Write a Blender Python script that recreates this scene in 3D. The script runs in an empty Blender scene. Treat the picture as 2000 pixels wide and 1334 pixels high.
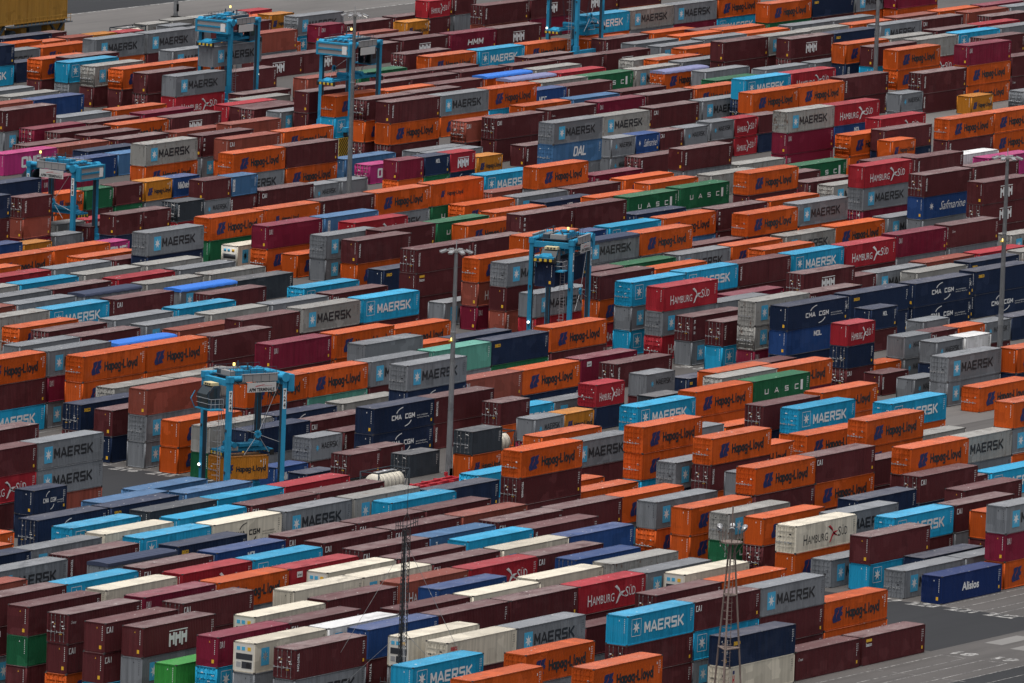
import bpy, math, random
import numpy as np
from mathutils import Vector, Matrix
R = math.radians
random.seed(11)
S = bpy.context.scene
COL = S.collection
W = 2.438
AL = R(57.8368)          # the stacking lanes run along X; the view crosses them at this angle

# ------------------------------------------------------------------ materials
def nodes(name):
    m = bpy.data.materials.new(name); m.use_nodes = True
    nt = m.node_tree; b = nt.nodes['Principled BSDF']
    return m, nt, b
def mixc(nt, fac, a, b, mode='MIX'):
    n = nt.nodes.new('ShaderNodeMix'); n.data_type = 'RGBA'; n.blend_type = mode
    for s, v in ((0, fac), (6, a), (7, b)):
        if hasattr(v, 'links') or hasattr(v, 'is_linked'): nt.links.new(v, n.inputs[s])
        else: n.inputs[s].default_value = v if s == 0 else (*v, 1)
    return n.outputs[2]
def noise(nt, vec, scale, detail=4, rough=.6):
    n = nt.nodes.new('ShaderNodeTexNoise'); n.inputs['Scale'].default_value = scale
    n.inputs['Detail'].default_value = detail; n.inputs['Roughness'].default_value = rough
    nt.links.new(vec, n.inputs['Vector']); return n.outputs['Fac']
def ramp(nt, f, a, b, lo=0., hi=1.):
    n = nt.nodes.new('ShaderNodeMapRange'); n.inputs[1].default_value = a; n.inputs[2].default_value = b
    n.inputs[3].default_value = lo; n.inputs[4].default_value = hi
    nt.links.new(f, n.inputs[0]); return n.outputs[0]
def mapv(nt, vec, sc):
    n = nt.nodes.new('ShaderNodeVectorMath'); n.operation = 'MULTIPLY'; n.inputs[1].default_value = sc
    nt.links.new(vec, n.inputs[0]); return n.outputs[0]
def simple(name, c, rough=.6, metal=0., emit=0):
    m, nt, b = nodes(name)
    b.inputs['Base Color'].default_value = (*c, 1); b.inputs['Roughness'].default_value = rough
    b.inputs['Metallic'].default_value = metal
    if emit:
        b.inputs['Emission Color'].default_value = (*c, 1); b.inputs['Emission Strength'].default_value = emit
    return m
RUST = (.10, .036, .016)
def paint(name, c, roof=False, rust=.2, dust=.15):
    """weathered container paint: tone differs from box to box, dirt runs down the walls, rust at worn spots"""
    m, nt, b = nodes(name)
    g = nt.nodes.new('ShaderNodeNewGeometry').outputs['Position']
    oi = nt.nodes.new('ShaderNodeObjectInfo').outputs['Random']
    at = nt.nodes.new('ShaderNodeAttribute'); at.attribute_name = 'tone'
    add = nt.nodes.new('ShaderNodeMath'); nt.links.new(oi, add.inputs[0]); nt.links.new(at.outputs['Fac'], add.inputs[1])
    fr = nt.nodes.new('ShaderNodeMath'); fr.operation = 'FRACT'; nt.links.new(add.outputs[0], fr.inputs[0])
    t = fr.outputs[0]
    lo = tuple(x * .78 for x in c); g3 = sum(c) / 3
    hi = tuple(min(.9, x * 1.12 + .014 * (g3 + .05)) for x in c)
    col = mixc(nt, t, lo, hi)
    def times(f, k0, k1):                                  # some boxes are far more worn than others
        r = nt.nodes.new('ShaderNodeMath'); r.operation = 'FRACT'; s7 = nt.nodes.new('ShaderNodeMath'); s7.operation = 'MULTIPLY'; s7.inputs[1].default_value = 7.31
        nt.links.new(t, s7.inputs[0]); nt.links.new(s7.outputs[0], r.inputs[0])
        q = nt.nodes.new('ShaderNodeMath'); q.operation = 'MULTIPLY'; nt.links.new(ramp(nt, r.outputs[0], 0, 1, k0, k1), q.inputs[1]); nt.links.new(f, q.inputs[0]); return q.outputs[0]
    vo = nt.nodes.new('ShaderNodeTexVoronoi'); vo.distance = 'CHEBYCHEV'; vo.inputs['Scale'].default_value = 1
    nt.links.new(mapv(nt, g, (.62, .5, .75)), vo.inputs['Vector'])
    sp = nt.nodes.new('ShaderNodeSeparateColor'); nt.links.new(vo.outputs['Color'], sp.inputs[0])
    col = mixc(nt, ramp(nt, sp.outputs[0], .84, .86, 0, .5), col, tuple(min(.9, x * 1.25 + .01) for x in c))   # repainted patches
    col = mixc(nt, ramp(nt, sp.outputs[1], .88, .90, 0, .4), col, tuple(x * .62 for x in c))
    if roof:
        n1 = noise(nt, mapv(nt, g, (.4, .9, .5)), 1.0, 6, .65)
        dcol = tuple(.5 * x + .5 * y for x, y in zip(c, (.40, .365, .35)))
        col = mixc(nt, times(ramp(nt, n1, .25, .8, dust * .7, dust * 3.0), .55, 1.5), col, dcol)
        wv = nt.nodes.new('ShaderNodeTexWave'); wv.inputs['Scale'].default_value = .75; wv.inputs['Distortion'].default_value = .6; nt.links.new(g, wv.inputs['Vector'])
        col = mixc(nt, ramp(nt, wv.outputs['Fac'], .2, .9, .16, 0), col, tuple(x * .4 for x in c))                # dirt lying in the pressed ribs
        n2 = noise(nt, mapv(nt, g, (.33, .8, 1)), 1.0, 4)
        col = mixc(nt, times(ramp(nt, n2, .56, .68, 0, .55), .2, 1.3), col, tuple(x * .42 + .01 for x in c))      # standing-water stains
        n4 = noise(nt, g, 2.6, 1)
        col = mixc(nt, ramp(nt, n4, .735, .76, 0, .6), col, (.6, .58, .55))                                     # gull droppings
    else:
        n1 = noise(nt, mapv(nt, g, (2.4, 2.4, .10)), 1.0, 4)
        col = mixc(nt, times(ramp(nt, n1, .42, .78, 0, .6), .25, 1.4), col, tuple(x * .42 + .003 for x in c))    # dirt running down
        n5 = noise(nt, mapv(nt, g, (5.5, 5.5, .25)), 1.0, 3)
        col = mixc(nt, times(ramp(nt, n5, .66, .74, 0, .45 + .3 * rust), .1, 1.2), col, tuple(.5 * x + .5 * y for x, y in zip(RUST, c)))
        n2 = noise(nt, mapv(nt, g, (.45, .45, .8)), 1.0, 5)
        col = mixc(nt, times(ramp(nt, n2, .48, .78, 0, .5), .2, 1.3), col, tuple(.85 * x + .02 * (1 + 2 * g3) for x in c))   # chalked, faded paint
    n3 = noise(nt, mapv(nt, g, (1, 1, .5)), 1.1 if roof else 1.7, 8, .78)
    th = .71 - .2 * rust
    col = mixc(nt, times(ramp(nt, n3, th, th + .06, 0, .9), .25, 1.2), col, RUST)
    nt.links.new(col, b.inputs['Base Color'])
    b.inputs['Roughness'].default_value = .66 if roof else .58
    b.inputs['Specular IOR Level'].default_value = .3 if roof else .08
    return m
PAL = dict(
    M=((.098, .023, .026), .12), O=((.530, .088, .012), .10), G=((.190, .202, .216), .10), X=((.29, .285, .265), .75),
    B=((.016, .310, .530), .05), N=((.014, .026, .062), .10), U=((.019, .058, .185), .12), I=((.010, .026, .105), .08), R=((.330, .020, .030), .10),
    D=((.185, .014, .036), .10), W=((.64, .585, .47), .32), E=((.016, .120, .052), .10), T=((.260, .066, .045), .25),
    P=((.420, .035, .170), .05), K=((.045, .055, .066), .15), L=((.045, .30, .055), .1), S=((.060, .150, .290), .40),
    V=((.74, .74, .73), .05), Q=((.11, .33, .26), .3), A=((.50, .185, .020), .2), Z=((.62, .58, .48), .25))
for k, base in dict(Y='G', C='G', H='O', J='O').items(): PAL[k] = PAL[base]
SIDE, ROOF = {}, {}
for k, (c, r) in PAL.items():
    SIDE[k] = paint('container_paint_' + k, c, False, r)
    ROOF[k] = paint('container_roof_' + k, c, True, r, {'M': .3, 'N': .2, 'K': .25, 'D': .2, 'U': .16, 'O': .13, 'B': .12}.get(k, .1))
WHITE = simple('white_lettering', (.72, .72, .70)); BLACK = simple('black_lettering', (.012, .013, .016))
STARB = simple('pale_blue_square', (.06, .38, .60)); HLB = simple('dark_blue_emblem', (.008, .017, .10))
YEL = simple('yellow_sticker', (.75, .42, .02)); RED = simple('red_marking', (.45, .02, .03))
GALV = simple('galvanised_steel', (.42, .43, .44), .45, .4); DARK = simple('dark_gap', (.01, .01, .012), .8)
BARM = simple('locking_bar_steel', (.22, .21, .21), .5, .3); CAST = simple('corner_casting_painted_shade', (.045, .04, .04), .7); CREAM = simple('reefer_panel', (.62, .6, .54)); GRILL = simple('reefer_grille', (.03, .033, .04), .5)
TARPN = simple('navy_tarpaulin', (.035, .045, .085), .6); TARPB = simple('blue_tarpaulin', (.03, .17, .62), .5)
TARPL = simple('lilac_tarpaulin', (.20, .21, .36), .6)
MB_BLUE = paint('carrier_blue', (.03, .27, .46), False, .25); MB_DARK = simple('dark_steel_and_leg_shade', (.03, .05, .07), .6)
MB_GREY = simple('carrier_grey_panel', (.26, .255, .25), .6); RUBBER = simple('tyre_rubber', (.02, .02, .02), .9)
GLASS, nt_, b_ = nodes('cab_glass'); b_.inputs['Base Color'].default_value = (.03, .04, .045, 1); b_.inputs['Roughness'].default_value = .08
CABROOF = simple('cab_roof_cream', (.62, .52, .28), .6); POLE = paint('mast_paint', (.36, .37, .38), False, .05)
LAMP = simple('lit_floodlight', (1, .95, .85), .3, 0, 2.5); LAMPOFF = simple('floodlight_glass', (.30, .31, .31), .3)
LATT = paint('lattice_tube_paint', (.24, .185, .16), False, .2); MAST = simple('dark_lattice_steel', (.03, .032, .035), .6)
CRANEY = paint('crane_yellow', (.36, .19, .035), False, .5)
REDCH = simple('red_chassis_paint', (.42, .015, .025), .5); ALU = simple('bare_aluminium', (.33, .33, .33), .45, .4)
HIVIS = simple('hi_vis_vest', (.35, .75, .05), .7); SKIN = simple('skin', (.42, .23, .15), .6)
AMBER = simple('lit_warning_lamp', (1, .72, .2), .4, 0, 1.5)
HAZB = simple('hazard_black', (.015, .015, .015), .6); HAZY = simple('hazard_yellow', (.60, .42, .03), .6)

# ------------------------------------------------------------------ mesh builder
class MB:
    def __init__(s): s.v, s.f, s.m, s.mats = [], [], [], []
    def mi(s, mat):
        if mat not in s.mats: s.mats.append(mat)
        return s.mats.index(mat)
    def face(s, pts, mat):
        i = len(s.v); s.v += [tuple(p) for p in pts]; s.f.append(tuple(range(i, i + len(pts)))); s.m.append(s.mi(mat))
    def box(s, a, b, mat, mtx=None):
        (x0, y0, z0), (x1, y1, z1) = a, b; i = len(s.v)
        p = [(x0, y0, z0), (x1, y0, z0), (x1, y1, z0), (x0, y1, z0), (x0, y0, z1), (x1, y0, z1), (x1, y1, z1), (x0, y1, z1)]
        if mtx is not None: p = [tuple(mtx @ Vector(q)) for q in p]
        s.v += p
        for q in ((0, 3, 2, 1), (4, 5, 6, 7), (0, 1, 5, 4), (1, 2, 6, 5), (2, 3, 7, 6), (3, 0, 4, 7)):
            s.f.append(tuple(i + k for k in q)); s.m.append(s.mi(mat))
    def tube(s, a, b, r0, mat, r1=None, n=8, cap=True):
        a, b = Vector(a), Vector(b); r1 = r0 if r1 is None else r1; d = (b - a).normalized()
        u = d.orthogonal().normalized(); w = d.cross(u); i = len(s.v)
        for c, r in ((a, r0), (b, r1)):
            for k in range(n):
                t = 2 * math.pi * k / n; s.v.append(tuple(c + u * (r * math.cos(t)) + w * (r * math.sin(t))))
        for k in range(n):
            s.f.append((i + k, i + (k + 1) % n, i + n + (k + 1) % n, i + n + k)); s.m.append(s.mi(mat))
        if cap:
            s.f.append(tuple(i + n - 1 - k for k in range(n))); s.m.append(s.mi(mat))
            s.f.append(tuple(i + n + k for k in range(n))); s.m.append(s.mi(mat))
    def lathe(s, prof, mat, n=16, axis='x'):
        i = len(s.v)
        for x, r in prof:
            for k in range(n):
                t = 2 * math.pi * k / n
                s.v.append((x, r * math.cos(t), r * math.sin(t)) if axis == 'x' else (r * math.cos(t), r * math.sin(t), x))
        for j in range(len(prof) - 1):
            for k in range(n):
                q = (i + j * n + k, i + j * n + (k + 1) % n, i + (j + 1) * n + (k + 1) % n, i + (j + 1) * n + k)
                s.f.append(q); s.m.append(s.mi(mat))
    def mesh(s, name):
        me = bpy.data.meshes.new(name); me.from_pydata(s.v, [], s.f)
        for m in s.mats: me.materials.append(m)
        me.polygons.foreach_set('material_index', s.m); me.update(); return me
def link(name, data, parent=None, loc=None):
    o = bpy.data.objects.new(name, data); COL.objects.link(o)
    if parent is not None: o.parent = parent
    if loc is not None: o.location = loc
    return o
def tag(o, label=None, cat=None, group=None, kind=None):
    if label: o['label'] = label
    if cat: o['category'] = cat
    if group: o['group'] = group
    if kind: o['kind'] = kind
    return o

# ------------------------------------------------------------------ lettering
_tc = {}
def glyphs(text, bold=0.0, shear=0.0):
    k = (text, bold, shear)
    if k not in _tc:
        c = bpy.data.curves.new('lettering', 'FONT'); c.body = text; c.offset = bold; c.shear = shear; c.resolution_u = 2
        o = bpy.data.objects.new('lettering', c); COL.objects.link(o)
        me = bpy.data.meshes.new_from_object(o)
        vs = [tuple(v.co[:2]) for v in me.vertices]; fs = [tuple(p.vertices) for p in me.polygons]
        bpy.data.objects.remove(o); bpy.data.curves.remove(c); bpy.data.meshes.remove(me)
        xs = [v[0] for v in vs]; ys = [v[1] for v in vs]
        _tc[k] = (vs, fs, min(xs), max(xs), min(ys), max(ys))
    return _tc[k]
def put_text(mb, text, x0, x1, z0, z1, mat, P, bold=0.02, shear=0.0, rot=False):
    """lettering stretched into the box x0..x1, z0..z1 of a plane; P maps (a, b) to 3-D; rot = reads downwards"""
    vs, fs, a0, a1, b0, b1 = glyphs(text, bold, shear); i = len(mb.v)
    for a, b in vs:
        s, t = (a - a0) / (a1 - a0), (b - b0) / (b1 - b0)
        if rot: s, t = t, 1 - s
        mb.v.append(P(x0 + (x1 - x0) * s, z0 + (z1 - z0) * t))
    for f in fs: mb.f.append(tuple(i + k for k in f)); mb.m.append(mb.mi(mat))
def poly(mb, pts, x0, x1, z0, z1, mat, P, fan=None):
    q = [P(x0 + (x1 - x0) * a, z0 + (z1 - z0) * b) for a, b in pts]
    if fan is None: mb.face(q, mat)
    else:
        c = P(x0 + (x1 - x0) * fan[0], z0 + (z1 - z0) * fan[1])
        for k in range(len(q)): mb.face([c, q[k], q[(k + 1) % len(q)]], mat)
ST_W = .2
GL = {  # block capitals as strokes on a unit cell
 'A': [((.02, 0), (.5, 1)), ((.5, 1), (.98, 0)), ((.2, .3), (.8, .3))], 'C': [((.95, .92), (.1, .92)), ((.1, 1), (.1, 0)), ((.95, .08), (.1, .08))],
 'D': [((.1, 0), (.1, 1)), ((.1, .92), (.7, .92)), ((.1, .08), (.7, .08)), ((.68, .96), (.9, .7)), ((.9, .75), (.9, .25)), ((.9, .3), (.68, .04))],
 'E': [((.1, 0), (.1, 1)), ((.1, .92), (.95, .92)), ((.1, .5), (.85, .5)), ((.1, .08), (.95, .08))], 'G': [((.95, .92), (.1, .92)), ((.1, 1), (.1, 0)), ((.95, .08), (.1, .08)), ((.88, 0), (.88, .5)), ((.5, .47), (.95, .47))],
 'H': [((.1, 0), (.1, 1)), ((.9, 0), (.9, 1)), ((.1, .5), (.9, .5))], 'I': [((.5, 0), (.5, 1))], 'K': [((.1, 0), (.1, 1)), ((.15, .42), (.92, 1)), ((.35, .55), (.95, 0))],
 'L': [((.1, 0), (.1, 1)), ((.1, .08), (.95, .08))], 'M': [((.1, 0), (.1, 1)), ((.9, 0), (.9, 1)), ((.1, 1), (.5, .28)), ((.5, .28), (.9, 1))], 'N': [((.1, 0), (.1, 1)), ((.9, 0), (.9, 1)), ((.1, 1), (.9, 0))],
 'O': [((.1, .92), (.9, .92)), ((.1, .08), (.9, .08)), ((.1, 0), (.1, 1)), ((.9, 0), (.9, 1))], 'R': [((.1, 0), (.1, 1)), ((.1, .92), (.85, .92)), ((.88, 1), (.88, .45)), ((.1, .46), (.88, .46)), ((.5, .46), (.95, 0))],
 'S': [((.95, .92), (.08, .92)), ((.12, .95), (.12, .5)), ((.05, .5), (.95, .5)), ((.88, .5), (.88, .05)), ((.05, .08), (.95, .08))], 'U': [((.1, 0), (.1, 1)), ((.9, 0), (.9, 1)), ((.1, .08), (.9, .08))], ' ': []}
def _ring(cx, cy, rx, ry, n=8):
    p = [(cx + rx * math.cos(2 * math.pi * k / n + math.pi / n), cy + ry * math.sin(2 * math.pi * k / n + math.pi / n)) for k in range(n)]
    return [(p[k], p[(k + 1) % n]) for k in range(n)]
GL.update({'a': _ring(.46, .36, .36, .28) + [((.86, .0), (.86, .68))], 'p': _ring(.5, .34, .38, .3) + [((.1, -.28), (.1, .68))], 'g': _ring(.46, .36, .36, .28) + [((.86, -.2), (.86, .68)), ((.9, -.24), (.15, -.24))],
           '-': [((.1, .4), (.9, .4))], 'l': [((.5, 0), (.5, 1.04))], 'o': _ring(.5, .34, .4, .3), 'y': [((.06, .68), (.5, .02)), ((.94, .68), (.4, -.28))], 'd': _ring(.46, .36, .36, .28) + [((.86, 0), (.86, 1.04))]})
def lloyd(mb, x0, x1, z0, z1, P):
    "the company lettering in its narrow bold face; z0 is the base line"
    ws = dict(zip('Hapg-Lloyd', (1.1, .95, .95, .95, .6, .95, .42, .42, .95, .95))); ws['l'] = .42; ws['o'] = .95
    txt = 'Hapag-Lloyd'; tot = sum(ws[c] for c in txt) + .14 * 10; k = (x1 - x0) / tot; x = x0; h = z1 - z0
    for ch in txt:
        cw = ws[ch] * k; sw = .215 * h
        for i2, ((a, b), (c, d)) in enumerate(GL[ch]):
            p = Vector((x + a * cw, z0 + b * h)); q = Vector((x + c * cw, z0 + d * h)); dd = (q - p).normalized(); s = Vector((-dd.y, dd.x)) * sw * .5
            e = dd * sw * .18 if ch in 'apgod' else dd * 0
            o = .0003 * i2
            mb.face([tuple(np.array(P(*v)) + np.array(P.n) * o) for v in (p - s - e, q - s + e, q + s + e, p + s - e)], mb_black)
        x += cw + .14 * k
mb_black = BLACK
def block(mb, text, x0, x1, z0, z1, mat, P, w=.19, shear=0.0):
    n = len(text); gap = .16; cw = (x1 - x0) / (n + (n - 1) * gap); h = z1 - z0; sw = min(cw, h) * w
    for k, ch in enumerate(text):
        xa = x0 + k * cw * (1 + gap)
        for i2, ((a, b), (c, d)) in enumerate(GL[ch]):
            p = Vector((xa + a * cw + shear * b * h, z0 + b * h)); q = Vector((xa + c * cw + shear * d * h, z0 + d * h)); dd = (q - p).normalized()
            s = Vector((-dd.y, dd.x)) * sw * .5
            if abs(dd.y) > .9 and abs(dd.x) < .3: s *= 1.15
            o = .0004 * i2
            mb.face([tuple(np.array(P(*v)) + np.array(P.n) * o) for v in (p - s, q - s, q + s, p + s)], mat)
STAR = []
for k in range(14):
    t = math.pi / 2 + 2 * math.pi * k / 14; r = .47 if k % 2 == 0 else .19
    STAR.append((.5 + r * math.cos(t), .5 + r * math.sin(t)))
def star(mb, x0, x1, z0, z1, mat, P): poly(mb, STAR, x0, x1, z0, z1, mat, P, (.5, .5))
def ring(mb, x0, x1, z0, z1, w, mat, P):
    for a, b, c, d in ((x0, x1, z0, z0 + w), (x0, x1, z1 - w, z1), (x0, x0 + w, z0, z1), (x1 - w, x1, z0, z1)):
        mb.face([P(a, c), P(b, c), P(b, d), P(a, d)], mat)
def rect(mb, x0, x1, z0, z1, mat, P): mb.face([P(x0, z0), P(x1, z0), P(x1, z1), P(x0, z1)], mat)
def emblem_hl(mb, x0, x1, z0, z1, P, mat):
    for pts in ([(.16, .88), (.26, .97), (.62, 1.0), (.52, .66), (.36, .48), (.46, .04), (.06, .0), (-.04, .26), (.08, .50), (.19, .66)],
                [(.65, .98), (1.05, 1.04), (.9, .68), (1.03, .6), (.98, .40), (.76, .37), (.90, .11), (.50, .05), (.40, .42), (.57, .62)]):
        poly(mb, pts, x0, x1, z0, z1, mat, P)
def sail(mb, x0, x1, z0, z1, P, mat):
    A = [(.0, .93), (.18, 1.), (.42, .80), (.52, .55), (.66, .42), (1., .28), (.72, .36), (.50, .47), (.40, .66), (.26, .84)]
    poly(mb, A, x0, x1, z0, z1, mat, P, (.45, .62))
    B_ = [(.14, .0), (.30, .06), (.42, .30), (.62, .46), (.95, .62), (.60, .62), (.40, .50), (.28, .28)]
    poly(mb, B_, x0, x1, z0, z1, mat, P, (.42, .42))
def marks(mb, logo, L, H, c, P):
    """what is written on the long side; fractions of the side read off the photograph"""
    X = lambda f: f * L
    dark = c in 'GXBYC' and c != 'B'
    if logo in ('ma', 'mat'):
        if logo == 'ma':
            if c in 'B':
                ring(mb, X(.062), X(.062) + 1.75, .28 * H, .86 * H, .05, WHITE, P); star(mb, X(.062) + .18, X(.062) + 1.57, .33 * H, .81 * H, WHITE, P)
            elif c in 'WV':
                rect(mb, X(.09), X(.09) + 1.35, .22 * H, .80 * H, STARB, P); star(mb, X(.09) + .1, X(.09) + 1.25, .30 * H, .74 * H, WHITE, P)
            else:
                rect(mb, X(.105), X(.105) + 1.5, .2 * H, .80 * H, STARB, P)
                mb2 = lambda a, b: tuple(np.array(P(a, b)) + np.array(P.n) * .002)
                star(mb, X(.105) + .12, X(.105) + 1.38, .27 * H, .73 * H, WHITE, mb2)
        if c not in 'WV': block(mb, 'MAERSK', X(.255), X(.845), .33 * H, .69 * H, WHITE if c in 'B' else BLACK, P, .21)
    elif logo == 'ms':
        star(mb, X(.14), X(.14) + .8, .36 * H, .72 * H, STARB, P)
        block(mb, 'MAERSK', X(.34), X(.86), .48 * H, .72 * H, BLACK, P, .21)
    elif logo in ('hl', 'hls'):
        if L < 8: emblem_hl(mb, X(.10), X(.27), .28 * H, .66 * H, P, HLB); lloyd(mb, X(.34), X(.95), .36 * H, .58 * H, P)
        elif logo == 'hls': emblem_hl(mb, X(.17), X(.24), .36 * H, .66 * H, P, HLB); lloyd(mb, X(.29), X(.60), .42 * H, .60 * H, P)
        else: emblem_hl(mb, X(.135), X(.285), .22 * H, .74 * H, P, HLB); lloyd(mb, X(.34), X(.87), .325 * H, .675 * H, P)
    elif logo == 'hs':
        m = BLACK if c in 'WV' else WHITE; sm = RED if c in 'WV' else WHITE
        put_text(mb, 'H', X(.13), X(.19), .24 * H, .62 * H, m, P, .0); put_text(mb, 'AMBURG', X(.20), X(.53), .26 * H, .55 * H, m, P, .0)
        sail(mb, X(.53), X(.71), .16 * H, .80 * H, P, sm)
        put_text(mb, 'S', X(.70), X(.745), .34 * H, .68 * H, m, P, .0); put_text(mb, '\u00dcD', X(.755), X(.85), .36 * H, .72 * H, m, P, .0)
    elif logo == 'cai': block(mb, 'CAI', X(.02), X(.115) if L > 8 else X(.2), .66 * H, .86 * H, WHITE, P, .26)
    elif logo == 'dai': block(mb, 'DAI', X(.03), X(.10) if L > 8 else X(.2), .62 * H, .84 * H, WHITE, P, .17)
    elif logo == 'c': put_text(mb, 'Cronos', X(.04), X(.11), .66 * H, .76 * H, WHITE, P, .0, .3)
    elif logo in ('tex', 'tri', 'ten'):
        put_text(mb, {'tex': 'TEXTAINER', 'tri': 'TRITON', 'ten': 'K E S'}[logo], X(.03), X(.03) + .34, .28 * H, .86 * H, WHITE, P, .03, 0, True)
    elif logo == 'ken': put_text(mb, 'K E N', X(.03), X(.03) + .34, .28 * H, .80 * H, WHITE, P, .03, 0, True)
    elif logo == 'seaco':
        put_text(mb, 'seaco', X(.05), X(.15), .70 * H, .84 * H, RED if c in 'WV' else YEL, P, .03)
    elif logo in ('cma', 'eco'):
        m = BLACK if c in 'WV' else WHITE
        if logo == 'cma' or True:
            block(mb, 'CMA CGM', X(.30), X(.68), .42 * H, .60 * H, m, P, .24)
            for sg in (1, -1):
                pts = []
                for t in np.linspace(.15, 1.25, 7): pts.append((.5 - sg * .16 * math.cos(t) + sg * .03, .5 + sg * (.13 + .27 * math.sin(t))))
                for t in np.linspace(1.25, .15, 7): pts.append((.5 - sg * .145 * math.cos(t) + sg * .03, .5 + sg * (.13 + .235 * math.sin(t))))
                for k in range(6): poly(mb, [pts[k], pts[k + 1], pts[12 - k], pts[13 - k]], 0, L, 0, H, m, P)
        put_text(mb, 'eco container', X(.72), X(.9), .44 * H, .50 * H, m, P, .0); put_text(mb, 'bamboo flooring', X(.72), X(.92), .34 * H, .40 * H, m, P, .0)
        if L > 13: put_text(mb, '45', X(.965), X(.995), .52 * H, .70 * H, m, P, .02)
    elif logo == 'uasc':
        for ch, f in zip('UASC', (.19, .37, .55, .73)): block(mb, ch, X(f), X(f + .07), .42 * H, .62 * H, WHITE, P, .2)
        rect(mb, X(.835), X(.875), .36 * H, .76 * H, WHITE, P)
    elif logo == 'hmm':
        if c == 'D': block(mb, 'HMM', X(.36), X(.70), .34 * H, .62 * H, WHITE, P, .26, .25)
        else:
            a0 = .36 if L > 8 else .3; w = .085 if L > 8 else .15
            for k in range(3):
                a = a0 + k * w; e = a + w * .93
                rect(mb, X(a), X(a) + .3, .20 * H, .64 * H, WHITE, P); rect(mb, X(e) - .3, X(e), .26 * H, .66 * H, WHITE, P)
                rect(mb, X(a) + .3, X(e) - .3, .42 * H, .56 * H, WHITE, P)
            rect(mb, X(a0), X(a0 + 3 * w), .70 * H, .735 * H, WHITE, P)
    elif logo == 'one': block(mb, 'ONE', X(.33), X(.70) if L > 8 else X(.9), .30 * H, .76 * H, WHITE, P, .26)
    elif logo == 'ali': put_text(mb, 'Alisios', X(.34), X(.62), .34 * H, .64 * H, WHITE, P, .03)
    elif logo == 'saf':
        put_text(mb, 'Safmarine', X(.34), X(.88), .34 * H, .72 * H, WHITE, P, .0, .5); star(mb, X(.12), X(.22), .36 * H, .74 * H, WHITE, P)
    elif logo == 'dal': block(mb, 'DAL', X(.42), X(.68), .34 * H, .78 * H, WHITE, P, .26, .2)
    elif logo == 'mcc': block(mb, 'MCC', X(.42), X(.58), .24 * H, .66 * H, WHITE, P, .24)
    elif logo == 'nit': put_text(mb, 'NileDutch', X(.2), X(.62), .42 * H, .76 * H, WHITE, P, .05)
    elif logo == 'mol': block(mb, 'MOL', X(.45), X(.58) if L > 8 else X(.62), .62 * H, .82 * H, WHITE, P, .24)
    elif logo == 'bea':
        rect(mb, X(.06), X(.15), .80 * H, .90 * H, YEL, P); put_text(mb, 'beacon', X(.06), X(.15), .64 * H, .78 * H, WHITE, P, .02)
    elif logo == 'lab': rect(mb, X(.10), X(.18), .66 * H, .86 * H, WHITE, P); put_text(mb, 'wiwi', X(.11), X(.17), .70 * H, .80 * H, HLB, P, .02)
    elif logo == 'txt':
        rect(mb, X(.06), X(.06) + .5, .25 * H, .85 * H, WHITE, P); put_text(mb, 'LINES', X(.06) + .1, X(.06) + .4, .29 * H, .81 * H, HLB, lambda a, b: tuple(np.array(P(a, b)) + np.array(P.n) * .002), .02, 0, True)
    elif logo == 'sm': put_text(mb, '7', X(.09), X(.12), .56 * H, .80 * H, WHITE, P, .03)
    elif logo == 'h': put_text(mb, 'H', X(.05), X(.08), .40 * H, .70 * H, RED, P, .05); rect(mb, X(.05), X(.08), .74 * H, .86 * H, HLB, P)
    # serial number columns and stickers near the far top corner
    m = BLACK if c in 'WVGXYC' else WHITE
    for k in range(6):
        z = H * (.84 - .075 * k)
        rect(mb, L - .62, L - .54, z - .13, z, m, P)
        if k < 4: rect(mb, L - .40, L - .33, z - .12, z, m, P)
    if c in 'MDUNTI' and logo not in ('seaco',): rect(mb, L - .62, L - .36, .15 * H, .26 * H, YEL, P)
    if c in 'OA': rect(mb, L - 1.0, L - .88, .72 * H, .80 * H, WHITE, P)

# ------------------------------------------------------------------ container part meshes (shared by every copy)
_pm = {}
def cached(key, fn):
    if key not in _pm: _pm[key] = fn()
    return _pm[key]
class Pl:                                    # a plane on the near long side
    def __init__(s, y, n): s.y, s.n = y, n
    def __call__(s, a, b): return (a, s.y, b)
def corrugated(mb, x0, x1, z0, z1, y, d, mat, sgn=1, axis='x', pitch=.278):
    """trapezoid corrugation along an axis; y = outer plane, d = depth towards the inside"""
    n = max(3, round((x1 - x0) / pitch)); p = (x1 - x0) / n; pr = []
    for k in range(n):
        a = x0 + k * p
        pr += [(a, 0), (a + p * .26, 0), (a + p * .5, d), (a + p * .76, d)]
    pr.append((x1, 0)); i = len(mb.v)
    for a, o in pr:
        for z in (z0, z1):
            mb.v.append((a, y + sgn * o, z) if axis == 'x' else (y + sgn * o, a, z))
    for k in range(len(pr) - 1):
        q = (i + 2 * k, i + 2 * k + 2, i + 2 * k + 3, i + 2 * k + 1)
        if (sgn < 0) != (axis == 'y'): q = q[::-1]
        mb.f.append(q); mb.m.append(mb.mi(mat))
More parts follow.
